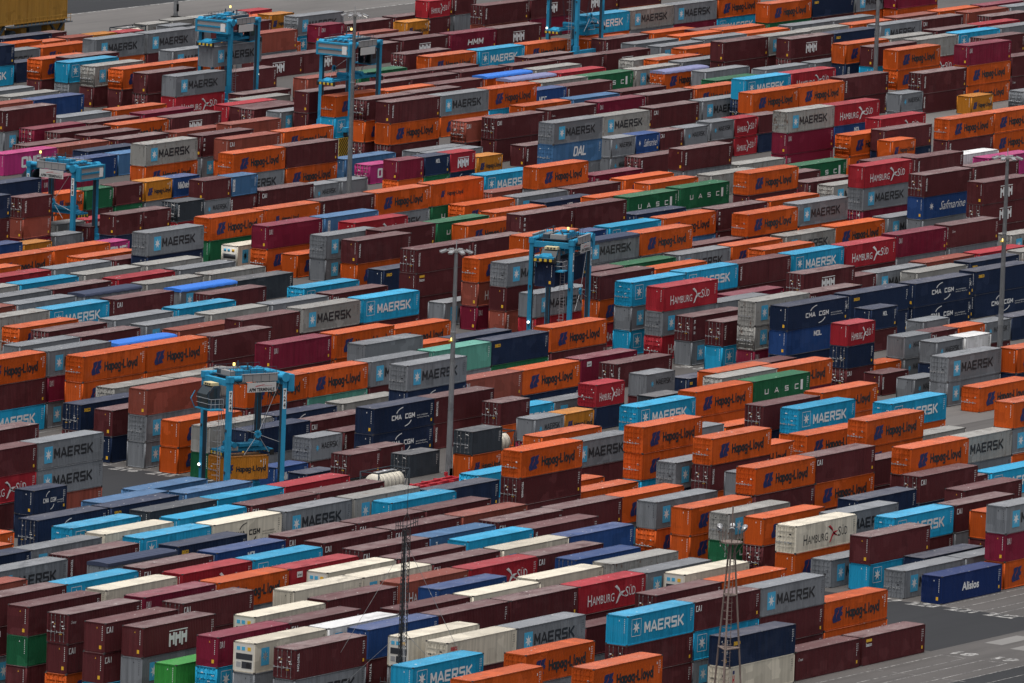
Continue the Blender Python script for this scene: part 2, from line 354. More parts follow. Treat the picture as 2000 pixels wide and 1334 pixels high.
def m_frame(L, H, c):
    mb = MB(); s = SIDE[c]; t = .14
    for x in (0, L - t):
        for y in (0, W - t): mb.box((x, y, .118), (x + t, y + t, H - .118), s)
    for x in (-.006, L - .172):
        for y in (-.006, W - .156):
            for z in (0, H - .118): mb.box((x, y, z), (x + .178, y + .162, z + .118), CAST)  # castings darkened: shadow lines at the edges painted into their colour
    for y in (.012, W - .092):
        mb.box((.172, y, .03), (L - .172, y + .08, .16), s); mb.box((.172, y, H - .10), (L - .172, y + .08, H - .02), s)
    for x in (.01, L - .11):
        mb.box((x, .156, .02), (x + .1, W - .156, .14), s); mb.box((x, .156, H - .13), (x + .1, W - .156, H - .03), s)
    mb.box((.1, .1, .14), (L - .1, W - .1, .18), DARK)
    return mb.mesh('container_frame')
def m_side(L, H, c, logo, near):
    mb = MB(); y = .024 if near else W - .024
    reef = c in 'WV'
    corrugated(mb, .14, L - .14, .16, H - .10, y, .03 if not reef else .012, SIDE[c], 1 if near else -1, 'x', .278 if not reef else .16)
    if near: marks(mb, logo, L, H, c, Pl(.016, (0, -1, 0)))
    return mb.mesh('container_side')
def m_roof(L, H, c):
    mb = MB(); m = ROOF[c]; n = round((L - .3) / .42); p = (L - .3) / n; pr = []
    for k in range(n):
        a = .15 + k * p; pr += [(a, 0), (a + p * .42, 0), (a + p * .5, .018), (a + p * .92, .018)]
    pr.append((L - .15, 0)); i = len(mb.v); z = H - .035
    for a, o in pr:
        for y in (.10, W - .10): mb.v.append((a, y, z + o))
    for k in range(len(pr) - 1): mb.f.append((i + 2 * k, i + 2 * k + 2, i + 2 * k + 3, i + 2 * k + 1)); mb.m.append(mb.mi(m))
    for y in (.0, W - .10): mb.box((.172, y + .002, H - .04), (L - .172, y + .098, H - .012), m)
    for x in (.0, L - .15): mb.box((x + .002, .16, H - .045), (x + .148, W - .16, H - .012), m)
    return mb.mesh('container_roof')
def m_tarp(L, H, c):
    mb = MB(); m = {'Y': TARPN, 'C': TARPB, 'H': TARPB, 'J': TARPL}[c]; n = 24
    rows = []
    for k in range(n + 1):
        x = -.02 + (L + .04) * k / n; sag = .035 * math.sin(k * math.pi / 2) ** 2
        rows.append([(x, -.03, H - .34 + .04 * math.sin(k * 1.7)), (x, -.025, H - .02), (x, .4, H + .05 - sag), (x, W / 2, H + .09 - sag), (x, W - .4, H + .05 - sag), (x, W + .025, H - .02), (x, W + .03, H - .34)])
    i = len(mb.v)
    for r in rows: mb.v += r
    for k in range(n):
        for j in range(6): mb.f.append((i + k * 7 + j, i + (k + 1) * 7 + j, i + (k + 1) * 7 + j + 1, i + k * 7 + j + 1)); mb.m.append(mb.mi(m))
    for k in (0, n):
        r = rows[k]; mb.face([r[0], r[1], r[2], r[3], r[4], r[5], r[6]], m)
    return mb.mesh('tarpaulin')
def m_end(L, H, c, x, sgn):
    mb = MB(); corrugated(mb, .14, W - .14, .14, H - .12, x, .03, SIDE[c], sgn, 'y', .24)
    if sgn > 0:
        k = BLACK if c in 'WVGXYC' else WHITE
        for z in np.linspace(.42 * H, .86 * H, 8): mb.face([(x - .006, .42, z), (x - .006, .36, z), (x - .006, .36, z + .1), (x - .006, .42, z + .1)], k)
        if c in 'MDUNTKI': mb.face([(x - .006, .70, .13 * H), (x - .006, .44, .13 * H), (x - .006, .44, .25 * H), (x - .006, .70, .25 * H)], YEL)
        mb.face([(x - .006, 1.05, .80 * H), (x - .006, .93, .80 * H), (x - .006, .99, .86 * H)], YEL if c in 'MD' else k)
    return mb.mesh('container_end')
def m_reefer(L, H, c):
    mb = MB(); x = .03
    mb.box((x, .14, .14), (x + .05, W - .14, H - .12), CREAM)
    mb.box((x - .02, .30, .42 * H), (x + .01, W - .30, .62 * H), GRILL)
    mb.box((x - .02, .35, .14 * H), (x + .01, W - .95, .36 * H), GRILL); mb.box((x - .02, W - .85, .18 * H), (x + .01, W - .35, .34 * H), GALV)
    for y in (.5, 1.15, 1.7): mb.box((x - .015, y, .72 * H), (x + .01, y + .38, .84 * H), STARB if y > 1 else YEL if y < .6 else GALV)
    mb.tube((x - .03, .75, .24 * H), (x + .02, .75, .24 * H), .26, DARK, n=14)
    return mb.mesh('refrigeration_unit')
def m_door(L, H, c, left, k):
    """one door leaf on the end at x=0 (left) or x=L"""
    mb = MB(); s = SIDE[c]; x = .055 if left else L - .055; d = -1 if left else 1
    y0, y1 = (.15, W / 2 - .012) if k == 0 else (W / 2 + .012, W - .15)
    z0, z1 = .15, H - .13
    def bx(xa, xb, ya, yb, za, zb, m): mb.box((min(xa, xb), ya, za), (max(xa, xb), yb, zb), m)
    bx(x, x - d * .03, y0, y1, z0, z1, s)
    bx(x, x + d * .028, y0, y0 + .07, z0, z1, s); bx(x, x + d * .028, y1 - .07, y1, z0, z1, s)
    zs = np.linspace(z0, z1, 6)
    for z in zs: bx(x, x + d * .026, y0 + .07, y1 - .07, max(z0, z - .07), min(z1, z + .07), s)
    bx(x - d * .01, x + d * .012, W / 2 - .012 if k == 0 else W / 2, W / 2 if k == 0 else W / 2 + .012, z0, z1, DARK)
    if left:
        q = BLACK if c in 'WVGXYC' else WHITE
        xx = x + d * .032
        rng = random.Random(k * 7 + len(c) + ord(c))
        for j in range(5 if c in 'MDTNKUI' else 2):
            ya = y0 + .16 + .55 * rng.random(); z = z0 + (z1 - z0) * (.2 + .68 * rng.random()); ww = .10 + .2 * rng.random()
            if k == 0 or j < 3: bx(xx - d * .004, xx, ya, min(y1 - .05, ya + ww), z, z + .07 + .07 * rng.random(), q if j else YEL if c in 'MND' else q)
        for j in range(4): bx(x + d * .02, x + d * .06, (y1 if k else y0) - .03, (y1 if k else y0) + .03, z0 + .25 + j * .66, z0 + .37 + j * .66, s)
    return mb.mesh('container_door')
def m_bar(L, H, c, y):
    mb = MB(); x = .055 - .06; BARM = globals()['BARM'] if c in 'MDTNKUIP' else SIDE[c]
    mb.tube((x, y, .12), (x, y, H - .10), .02, BARM, n=6)
    for z in (.18, .9, 1.75, H - .3): mb.box((x - .02, y - .05, z), (x + .03, y + .05, z + .07), BARM)
    mb.box((x - .035, y - .02, 1.05), (x - .01, y + .42, 1.10), GALV); mb.box((x - .03, y + .36, .98), (x + .0, y + .44, 1.2), GALV)
    return mb.mesh('locking_bar')
def m_tank(L, H):
    f = MB()
    s = SIDE['U'] if False else SIDE['K']; t = .12
    for x in (0, L - t):
        for y in (0, W - t): f.box((x, y, 0), (x + t, y + t, H), s)
        for z in (0, H - t): f.box((x + .01, t, z + .003), (x + t - .01, W - t, z + t - .003), s)
    for y in (0, W - t):
        for z in (0, H - t): f.box((t, y + .01, z + .004), (L - t, y + t - .01, z + t - .004), s)
        for xa, xb in ((.1, 1.2), (L - .1, L - 1.2)): f.tube((xa, y + .06, H - .15), (xb, y + .06, .15), .04, s, n=6)
    fr = f.mesh('tank_frame')
    k = MB(); prof = [(.35, .02), (.38, .5), (.5, .85), (.7, 1.03), (.85, 1.06)]
    for xx in np.linspace(1.2, L - 1.2, 6): prof += [(xx - .05, 1.06), (xx - .045, 1.10), (xx + .045, 1.10), (xx + .05, 1.06)]
    prof += [(L - .85, 1.06), (L - .7, 1.03), (L - .5, .85), (L - .38, .5), (L - .35, .02)]
    k.lathe(prof, ROOF['Z'], 20); k.v = [(a, b + W / 2, c + H / 2 - .02) for a, b, c in k.v]
    tk = k.mesh('tank_shell')
    w = MB(); w.box((1.2, W / 2 - .3, H - .16), (L - 1.2, W / 2 + .3, H - .12), ALU); w.tube((L / 2, W / 2, H - .4), (L / 2, W / 2, H - .05), .28, GALV, n=12)
    for q in range(9): w.box((1.3 + q * .4, W / 2 - .3, H - .12), (1.36 + q * .4, W / 2 + .3, H - .10), GALV)
    return fr, tk, w.mesh('walkway')
def parts_of(size, H, c, logo, end):
    """[(part name, mesh, [(sub-part name, mesh)])] for one container"""
    L = {'2': 6.058, '4': 12.192, '5': 13.716}[size]; q = (size, round(H, 2), c)
    H = round(H, 2)
    if c == 'Z':
        fr, tk, wk = cached(('tank', q), lambda: m_tank(L, H)); return [('frame', fr, []), ('tank', tk, []), ('walkway', wk, [])]
    P = [('frame', cached(('f', q), lambda: m_frame(L, H, c)), []),
         ('side_wall', cached(('s', q, logo), lambda: m_side(L, H, c, logo, True)), []),
         ('side_wall', cached(('b', q), lambda: m_side(L, H, c, '-', False)), [])]
    if c in 'YCHJ': P.append(('tarpaulin', cached(('t', q), lambda: m_tarp(L, H, c)), []))
    else: P.append(('roof', cached(('r', q), lambda: m_roof(L, H, c)), []))
    left = end == 'd'
    if end == 'r': P.append(('refrigeration_unit', cached(('u', q), lambda: m_reefer(L, H, c)), []))
    elif left: P.append(('end_wall', cached(('e1', q), lambda: m_end(L, H, c, L - .03, -1)), []))
    else: P.append(('end_wall', cached(('e0', q), lambda: m_end(L, H, c, .03, 1)), []))
    for k in (0, 1):
        sub = []
        if left:
            ys = (.48, .92) if k == 0 else (W - .92 - .0, W - .48)
            sub = [('locking_bar', cached(('lb', q, y), lambda y=y: m_bar(L, H, c, y))) for y in ys]
        P.append(('door', cached(('d', q, left, k), lambda: m_door(L, H, c, left, k)), sub))
    return P

# ------------------------------------------------------------------ the containers
# x y z height length-code colour lettering end tone | label | group   (one line each; the first NIND show largest)
NIND = 300
DATA = """
-270.06 -144.06 5.79 2.90 4 M tri d 0.38|side-lettered maroon container, right of a cream one
-230.17 -155.83 5.79 2.90 4 B ma p -0.30|star-marked light-blue container atop a maroon one, right of a maroon one
-269.60 -126.56 5.79 2.90 4 M hmm p -0.46|white-lettered maroon container atop a grey one
-218.40 -160.33 2.90 2.90 4 N seaco p 0.47|small-lettered navy container atop a cream one
-152.52 -145.62 0.00 2.90 4 I ali p 0.05|white-lettered deep-blue container, left of an orange one
-151.53 -127.49 3.10 2.90 4 W hs d -0.18|sail-marked cream container atop an orange one
-150.35 -135.66 2.76 2.90 4 M - p 0.08|plain maroon container atop a light-blue one
-142.43 -88.09 5.79 2.90 4 O hl d -0.31|dark-lettered orange container atop a maroon one between orange (left) and grey
-134.71 -112.33 5.79 2.90 4 O hl d 0.17|dark-lettered orange container atop a maroon one between grey (left) and maroon
-132.38 -33.57 5.79 2.90 4 T - p 0.09|plain brick-red container, left of a weathered grey one
-119.03 -97.39 5.79 2.90 4 O hl d -0.38|dark-lettered orange container atop a maroon one between orange (left) and orange
-217.86 -155.83 5.79 2.90 4 M cai p -0.33|small-lettered maroon container atop a light-blue one
-109.06 -47.91 2.90 2.90 4 N cma p -0.50|white-lettered navy container atop a navy one
-115.60 -13.64 5.79 2.90 4 O hl d 0.32|dark-lettered orange container atop an orange one between grey (left) and orange
-117.01 -87.45 5.79 2.90 4 O hl d 0.19|dark-lettered orange container atop an orange one, left of a grey one
-192.91 -160.13 0.00 2.90 4 M bea p -0.36|small-lettered maroon container, right of a maroon one, behind maroon, in front of orange
-205.52 -155.83 5.79 2.90 4 G ma p 0.29|star-marked grey container atop a maroon one, right of a maroon one
-101.96 -26.48 2.90 2.90 4 O hl p -0.15|dark-lettered orange container between weathered grey (left) and orange
-259.61 -170.39 5.79 2.90 4 O hl d 0.21|dark-lettered orange container between orange (left) and maroon, behind maroon, in front of maroon
-94.55 -42.77 5.79 2.90 4 G ma d -0.18|star-marked grey container, left of a teal one
-217.61 -142.51 5.79 2.90 4 R hs p -0.27|sail-marked red container, in front of cream
-257.18 -161.37 5.79 2.90 4 O hl d -0.16|dark-lettered orange container atop a grey one, behind orange
-205.59 -160.13 0.00 2.90 4 M c p -0.21|small-lettered maroon container between cream (left) and maroon
-94.53 -102.05 5.79 2.90 4 O hl d -0.08|dark-lettered orange container atop an orange one, left of a light-blue one
-134.04 -47.94 2.90 2.90 4 N - p 0.08|plain navy container atop a grey one
-270.97 -157.71 5.79 2.90 4 B ma p 0.31|star-marked light-blue container between grey (left) and cream
-192.58 -155.47 2.90 2.90 4 O hl p 0.09|dark-lettered orange container, right of a maroon one, in front of light-blue
-108.27 -115.69 5.58 2.90 4 O hl d 0.47|dark-lettered orange container atop a maroon one, left of a weathered grey one
-73.01 -10.57 2.90 2.90 4 D dai p -0.09|small-lettered crimson container atop a maroon one
-17.31 -45.55 5.79 2.90 5 N cma p 0.19|white-lettered extra-long navy container atop a blue one
-175.35 -48.96 5.79 2.90 4 G ma p -0.33|star-marked grey container atop a grey one, left of a navy one
-266.87 -111.49 5.79 2.90 4 M - p -0.33|plain maroon container atop a green one
-268.00 -116.87 5.79 2.90 4 M c d 0.29|small-lettered maroon container atop a maroon one with doors facing left, left of a maroon one
-269.70 -139.29 5.79 2.90 4 W ma r -0.43|star-marked cream refrigerated container atop a grey one
-256.43 -152.15 5.79 2.90 4 W seaco d 0.24|small-lettered cream container atop a maroon one
-142.44 -88.07 2.90 2.90 4 M tex d -0.29|side-lettered maroon container under an orange one, right of a navy one
-22.89 -70.60 2.90 2.90 4 G ma d -0.10|star-marked grey container atop a grey one, left of an orange one
-230.11 -142.51 5.79 2.90 4 M - p 0.40|plain maroon container, left of a red one, behind grey
-13.54 -26.22 5.79 2.90 4 R hs p 0.49|sail-marked red container, in front of light-blue
-269.25 -134.81 5.79 2.90 4 D dai p -0.06|small-lettered crimson container atop a light-blue one
-73.81 -81.15 2.90 2.90 4 B ma d 0.13|star-marked light-blue container with doors facing left between maroon (left) and orange
-254.54 -120.89 5.79 2.90 4 M cai d 0.11|small-lettered maroon container, in front of crimson
-8.27 -1.06 5.79 2.90 4 G ma d -0.26|star-marked grey container atop a maroon one, left of a navy one
-244.12 -152.15 5.79 2.90 4 G ma p 0.49|star-marked grey container between cream (left) and maroon
-122.36 -112.33 5.79 2.90 4 M cai p 0.20|small-lettered maroon container atop an orange one
-269.94 -122.47 5.79 2.90 4 M cai p 0.07|small-lettered maroon container, left of a maroon one, behind maroon, at bottom far left
0.49 56.62 3.16 2.90 4 G ma d 0.41|star-marked grey container atop a navy one, left of an orange one
-103.17 -13.64 5.79 2.90 4 O hl p -0.34|dark-lettered orange container, in front of bright-blue-topped grey
-5.70 13.45 5.79 2.90 4 M tex d 0.41|side-lettered maroon container atop a maroon one, right of a maroon one
-110.64 -118.30 3.11 2.90 4 M cai d 0.26|small-lettered maroon container atop a navy one
-89.64 -26.48 2.90 2.90 4 O hl p -0.30|dark-lettered orange container atop a teal one
-218.45 -160.36 0.00 2.90 4 W h d -0.03|small-lettered cream container under a navy one
-70.41 -65.70 2.90 2.90 4 O hl d -0.39|dark-lettered orange container atop an orange one, left of a green one
-10.90 -6.86 2.90 2.90 4 G ma p -0.50|star-marked grey container atop a red one, at middle centre
32.94 -33.37 2.90 2.90 5 N cma p -0.39|white-lettered extra-long navy container atop a navy one
-197.07 -94.56 5.79 2.90 4 G ma p -0.49|star-marked grey container between cream (left) and weathered grey
15.87 36.00 2.90 2.90 4 M tri p -0.50|side-lettered maroon container atop an orange one, right of a grey one
-43.60 4.70 2.90 2.90 4 X ma p -0.22|star-marked weathered grey container atop a maroon one, left of a light-blue one
-69.87 -42.39 2.90 2.90 4 O hl p 0.39|dark-lettered orange container atop a navy one, left of a crimson one
-35.94 -24.82 2.90 2.90 4 O hl p 0.21|dark-lettered orange container atop a maroon one, left of a red one
19.52 51.67 2.90 2.90 4 D dai p 0.40|small-lettered crimson container, left of a steel-blue one
-256.54 -148.00 5.79 2.90 4 W - r -0.36|cream refrigerated container atop a grey one
-50.85 -26.17 2.90 2.90 4 N seaco p 0.33|small-lettered navy container atop a green one
-255.20 -142.51 5.79 2.90 4 U - p -0.45|plain blue container atop a maroon one
-152.16 -140.95 0.00 2.90 4 G ma d -0.08|star-marked grey container, left of a deep-blue one
-30.72 4.70 2.90 2.90 4 B ma p 0.34|star-marked light-blue container atop a maroon one, right of a weathered grey one
-147.72 -112.48 2.90 2.90 4 O hl p -0.13|dark-lettered orange container, left of a weathered grey one, at lower right
77.23 17.12 2.90 2.90 4 O hl d -0.16|dark-lettered orange container atop a maroon one, behind weathered grey
-72.06 -1.75 2.90 2.90 4 M tri d -0.36|side-lettered maroon container, right of an orange one, in front of maroon
-96.75 -47.91 2.90 2.90 4 M tex p -0.50|side-lettered maroon container atop a maroon one, right of a navy one
80.54 111.51 2.90 2.90 4 X ma p 0.44|star-marked weathered grey container atop an orange one
-146.47 -107.48 2.90 2.90 4 G ma p 0.22|star-marked grey container atop an orange one between orange (left) and orange
-220.39 -80.31 5.79 2.90 4 N cma d 0.02|white-lettered navy container, left of a light-blue one
-148.12 -121.56 2.90 2.90 4 O hl p 0.33|dark-lettered orange container, left of a cream one
99.43 62.52 2.90 2.90 4 O hl p 0.27|dark-lettered orange container, in front of steel-blue
-241.25 -116.13 5.79 2.90 4 O hl p -0.08|dark-lettered orange container atop a grey one, left of a red one
37.24 16.09 2.90 2.90 4 Y ma p 0.18|star-marked navy-topped grey container atop a grey one
113.31 38.84 3.25 2.90 4 O hl d 0.34|dark-lettered orange container, right of a weathered grey one, at upper right
81.02 97.97 2.90 2.90 4 O hl d 0.44|dark-lettered orange container, behind steel-blue
-242.66 -142.51 5.79 2.90 4 M - p -0.09|plain maroon container, behind cream
-242.74 -129.74 5.79 2.90 4 M - p 0.18|plain maroon container, right of a cream one
113.15 21.46 5.79 2.90 4 R hs p 0.41|sail-marked red container atop a grey one, left of a maroon one
-147.99 -117.27 2.90 2.90 4 X ma d -0.29|star-marked weathered grey container atop a green one
-134.45 -43.30 2.90 2.90 4 X - p -0.27|plain weathered grey container atop a green one
110.94 11.14 5.79 2.90 4 M tri d -0.05|side-lettered maroon container atop a blue one
123.29 75.31 5.79 2.90 4 G ma d 0.22|star-marked grey container atop a steel-blue one
-24.10 -75.61 0.00 2.90 4 O hl d -0.10|dark-lettered orange container, left of an orange one, at middle far right
-86.03 -67.72 2.90 2.90 4 B ma d 0.30|star-marked light-blue container, in front of charcoal
-137.69 -131.10 2.90 2.90 4 B ma d 0.07|star-marked light-blue container atop a maroon one, right of a grey one
132.60 60.66 2.90 2.90 4 M tri p -0.24|side-lettered maroon container, left of a red one
20.92 61.26 2.90 2.90 4 O hl d -0.38|dark-lettered orange container atop a green one, left of an orange one
126.79 103.37 5.79 2.90 4 M tri p -0.25|side-lettered maroon container atop an orange one, left of a grey one
15.63 11.47 5.79 2.90 4 O hl p 0.41|dark-lettered orange container, left of a navy-topped grey one
-210.00 -94.56 5.79 2.90 4 W cma p 0.40|white-lettered cream container, left of a grey one
-230.20 -155.83 2.90 2.90 4 M - d 0.30|plain maroon container under a light-blue one, left of a light-blue one
49.11 -32.49 2.90 2.90 5 N seaco p 0.19|small-lettered extra-long navy container, in front of navy
-17.27 -45.51 2.90 2.90 5 U mol p 0.39|small-lettered extra-long blue container under a navy one
160.18 61.30 5.79 2.90 4 X ma d -0.46|star-marked weathered grey container atop a crimson one
152.10 155.14 2.90 2.90 4 G ma p -0.35|star-marked grey container atop a red one, at top far left
-184.14 -54.69 2.59 2.59 2 N cma p -0.40|white-lettered short navy container atop a navy one
109.98 1.82 5.79 2.90 4 M hmm p -0.18|white-lettered maroon container atop a maroon one, left of a maroon one
-57.89 -65.70 2.90 2.90 4 E uasc p -0.44|white-lettered green container between orange (left) and orange
50.08 16.18 2.89 2.90 4 O hl p 0.45|dark-lettered orange container, right of a navy-topped grey one
141.80 96.00 3.17 2.90 4 M cai d 0.00|small-lettered maroon container atop a maroon one, left of a grey one
33.28 -8.27 2.90 2.90 4 M tri p -0.26|side-lettered maroon container, left of a light-blue one
-175.41 -49.00 2.90 2.90 4 G ma p -0.47|star-marked grey container under a grey one, left of a brick-red one
54.23 36.33 2.90 2.90 4 M ten p -0.41|side-lettered maroon container between orange (left) and maroon, behind orange
59.57 61.58 2.90 2.90 4 O hl p 0.21|dark-lettered orange container atop a grey one, left of an orange one
192.76 55.04 2.90 2.90 4 O hl d -0.16|dark-lettered orange container, in front of amber
-133.38 -38.56 2.90 2.90 4 O hl p -0.07|dark-lettered orange container atop an orange one, at lower far left
73.59 -6.98 2.90 2.90 4 D dai p -0.04|small-lettered crimson container atop a grey one
-240.40 -124.24 5.79 2.90 4 W - p -0.42|plain cream container, right of an orange one
73.61 62.29 2.80 2.90 4 O hls p -0.23|dark-lettered orange container atop a green one, left of a light-blue one
87.57 -6.44 2.90 2.90 4 M c p -0.49|small-lettered maroon container atop a grey one, left of a maroon one
-81.74 -105.95 2.90 2.90 4 X mat p -0.13|star-marked weathered grey container atop a grey one, right of an orange one
58.79 -8.27 2.90 2.90 4 R hs p -0.06|sail-marked red container atop a maroon one, left of a crimson one
-127.50 -8.37 5.79 2.90 4 O hl p -0.31|dark-lettered orange container atop a maroon one, in front of grey
206.39 179.06 2.90 2.90 4 T - p -0.31|plain brick-red container atop a grey one, left of a grey one
126.75 103.36 2.90 2.90 4 O hl p 0.34|dark-lettered orange container under a maroon one, right of an orange one
91.82 18.37 2.90 2.90 4 G ma p 0.34|star-marked grey container, left of a grey one, behind orange
-251.35 -96.86 5.79 2.90 4 G ma p 0.28|star-marked grey container, left of a maroon one, in front of navy
30.43 -19.15 2.90 2.90 4 M hmm d -0.08|white-lettered maroon container, in front of light-blue
198.98 90.20 2.90 2.90 4 O hl p -0.14|dark-lettered orange container, right of a light-blue one, in front of light-blue
93.64 97.97 2.90 2.90 4 M - p 0.23|plain maroon container, left of a steel-blue one
-57.73 3.86 2.90 2.90 4 M - p -0.18|plain maroon container, left of a weathered grey one, in front of weathered grey
66.81 36.33 2.90 2.90 4 M - p -0.22|plain maroon container, left of a green one, behind light-blue
-237.69 -96.00 5.79 2.90 4 M tex d -0.07|side-lettered maroon container, left of a navy-topped grey one
17.84 -33.33 2.90 2.90 5 N seaco p 0.39|small-lettered extra-long navy container, in front of maroon
77.37 131.77 0.00 2.90 4 P one p 0.08|white-lettered magenta container, left of a brick-red one
-64.87 -17.86 2.90 2.90 4 G - p 0.07|plain grey container, left of a grey one, in front of orange
-115.28 -77.71 2.90 2.90 4 G ma p -0.21|star-marked grey container atop a maroon one, left of an orange one
-62.17 -86.15 2.90 2.90 4 B ma d -0.12|star-marked light-blue container atop an orange one, left of a grey one
-215.96 -128.89 5.79 2.90 4 R hs p -0.07|sail-marked red container, right of a maroon one, behind blue
-5.73 13.45 2.90 2.90 4 M bea p -0.36|small-lettered maroon container under a maroon one, left of an orange one
113.19 21.50 2.90 2.90 4 G ma d 0.46|star-marked grey container under a red one, behind crimson
110.94 11.16 2.90 2.90 4 U saf p -0.21|white-lettered blue container under a maroon one
-112.51 -62.96 2.59 2.59 2 K - d -0.12|plain short charcoal container atop an orange one
160.19 61.31 2.90 2.90 4 D dai p 0.32|small-lettered crimson container, behind crimson
-130.51 -23.68 2.90 2.90 4 N seaco d -0.06|small-lettered navy container with doors facing left
115.84 50.73 0.00 2.90 4 E uasc p -0.10|white-lettered green container, right of a green one
-10.08 -15.21 5.79 2.90 4 M - d -0.23|plain maroon container atop an orange one, left of a light-blue one
255.27 88.46 5.79 2.90 4 D dai p -0.14|small-lettered crimson container atop an orange one, left of a maroon one
254.17 128.50 2.90 2.90 4 M - p 0.16|plain maroon container atop a maroon one, left of a weathered grey one
-158.13 -102.93 2.90 2.90 4 M - p 0.33|plain maroon container between maroon (left) and orange, behind maroon, in front of maroon
-228.65 -128.89 5.79 2.90 4 T hs p 0.13|sail-marked brick-red container, left of a blue one
-273.54 -165.91 5.79 2.90 4 O - p -0.13|plain orange container between light-blue (left) and orange
-34.72 37.14 0.00 2.90 4 M cai p 0.21|small-lettered maroon container, left of a bright-blue-topped grey one
241.08 87.50 2.90 2.90 4 M tri d -0.33|side-lettered maroon container atop a maroon one, left of an orange one, in front of orange
-129.81 -53.40 2.59 2.59 2 G ms d 0.27|star-marked short grey container, right of a navy one
265.20 105.93 2.90 2.90 4 O hl p 0.27|dark-lettered orange container, left of a weathered grey one, behind orange
-190.37 -124.24 5.79 2.90 4 U - p -0.03|plain blue container, left of a grey one
99.84 147.56 2.70 2.90 4 M tri p -0.04|side-lettered maroon container, right of a brick-red one
-74.56 -77.00 2.90 2.90 4 M - d 0.47|plain maroon container atop a navy one, left of a light-blue one
-16.31 -40.57 5.79 2.90 4 X ma d 0.32|star-marked weathered grey container atop a weathered grey one
-38.60 -35.55 0.00 2.90 4 M tex d -0.39|side-lettered maroon container, in front of crimson
268.87 161.37 2.90 2.90 4 B ma d 0.01|star-marked light-blue container atop an orange one, left of a weathered grey one
265.74 124.30 2.90 2.90 4 M hmm p 0.04|white-lettered maroon container, left of a navy one
-12.29 -21.06 5.79 2.90 4 B ma d 0.11|star-marked light-blue container atop a grey one, left of a red one
269.18 179.31 2.90 2.90 4 M tex d -0.44|side-lettered maroon container atop a brick-red one
-91.30 -92.64 2.90 2.90 4 O hl d 0.21|dark-lettered orange container with doors facing left, left of an orange one, in front of light-blue
-122.37 -112.36 2.90 2.90 4 O hl p 0.18|dark-lettered orange container between maroon (left) and navy
-139.28 -145.30 5.79 2.90 4 G ma p 0.46|star-marked grey container atop a crimson one, left of a crimson one
49.05 -32.53 0.00 2.90 5 N cma p 0.21|white-lettered extra-long navy container under a navy one, behind navy
-70.00 -52.29 2.59 2.59 2 R hs d -0.03|sail-marked short red container with doors facing left
-216.89 -150.82 5.79 2.90 4 M - d -0.24|plain maroon container, left of a maroon one, behind light-blue
-116.95 -87.48 2.90 2.90 4 O hl d 0.40|dark-lettered orange container under an orange one between maroon (left) and grey
76.91 121.84 0.00 2.90 4 U - p 0.17|plain blue container, left of a steel-blue one
-239.18 -110.43 5.79 2.90 4 R hs p 0.25|sail-marked red container between maroon (left) and light-blue
-266.89 -111.52 2.90 2.90 4 E - p -0.33|plain green container under a maroon one
123.23 75.30 2.90 2.90 4 S dal d 0.14|white-lettered steel-blue container under a grey one
194.32 103.50 0.00 2.90 4 M cai p 0.32|small-lettered maroon container, right of a weathered grey one
-222.76 -94.56 5.79 2.90 4 B ma p 0.00|star-marked light-blue container, right of a cream one
184.44 167.92 0.00 2.90 4 M - p 0.39|plain maroon container, right of a grey one, behind maroon, in front of maroon
161.20 117.44 2.90 2.90 4 G ma p -0.39|star-marked grey container atop an orange one, right of a maroon one
-14.80 -31.08 2.90 2.90 4 M ten d 0.46|side-lettered maroon container atop a grey one, left of a maroon one
-90.69 -52.70 2.59 2.59 2 M - d 0.44|plain short maroon container atop an orange one
-137.40 -63.34 2.59 2.59 2 M - d -0.17|plain short maroon container, behind tank
-127.44 -8.37 2.90 2.90 4 M - p 0.46|plain maroon container under an orange one, behind light-blue
-59.74 -10.57 2.90 2.90 4 O hl p -0.25|dark-lettered orange container between crimson (left) and grey
-203.46 -145.82 5.79 2.90 4 W re r -0.16|cream refrigerated container, left of an orange one
-253.09 -110.99 5.79 2.90 4 W - p -0.49|plain cream container, left of a crimson one
-212.04 -109.07 5.79 2.90 4 M cai p -0.25|small-lettered maroon container, in front of maroon, at lower left
-60.19 -75.98 2.90 2.90 4 O hl p 0.38|dark-lettered orange container atop an orange one, behind light-blue
-187.70 -48.96 5.79 2.90 4 M - p 0.32|plain maroon container atop a red one
-204.56 -138.23 6.13 2.90 4 X - p 0.44|plain weathered grey container, right of a blue one
-270.00 -122.44 2.90 2.90 4 M cai p -0.34|small-lettered maroon container under a maroon one between maroon (left) and grey
-213.45 -114.53 5.79 2.90 4 M cai d 0.22|small-lettered maroon container, left of a steel-blue one
-82.19 -42.39 2.90 2.90 4 T cai p -0.32|small-lettered brick-red container, in front of grey
-254.08 -116.13 5.79 2.90 4 D dai p -0.08|small-lettered crimson container, right of a cream one
306.95 152.79 2.90 2.90 4 O hl p 0.40|dark-lettered orange container atop a green one, left of a navy one
-269.59 -126.53 2.90 2.90 4 G ma p -0.46|star-marked grey container, left of a bright green one
-63.72 -26.48 2.90 2.90 4 Q - p 0.20|plain teal container atop a grey one
-132.36 -33.58 2.90 2.90 4 G ma d -0.50|star-marked grey container under a brick-red one, left of an orange one
182.79 189.63 2.90 2.90 4 G ma p 0.33|star-marked grey container atop an orange one, behind maroon
-109.10 -47.89 0.00 2.90 4 N cma p 0.48|white-lettered navy container under a navy one
-184.02 -98.83 5.79 2.90 4 B - p -0.29|plain light-blue container, right of a weathered grey one
-19.65 -55.21 5.18 2.59 2 R hs p -0.48|sail-marked short red container, right of a blue one
46.09 -8.27 2.90 2.90 4 B ma p -0.20|star-marked light-blue container, left of a red one, behind maroon
-7.23 3.60 5.79 2.90 4 O hl d -0.21|dark-lettered orange container atop a brick-red one
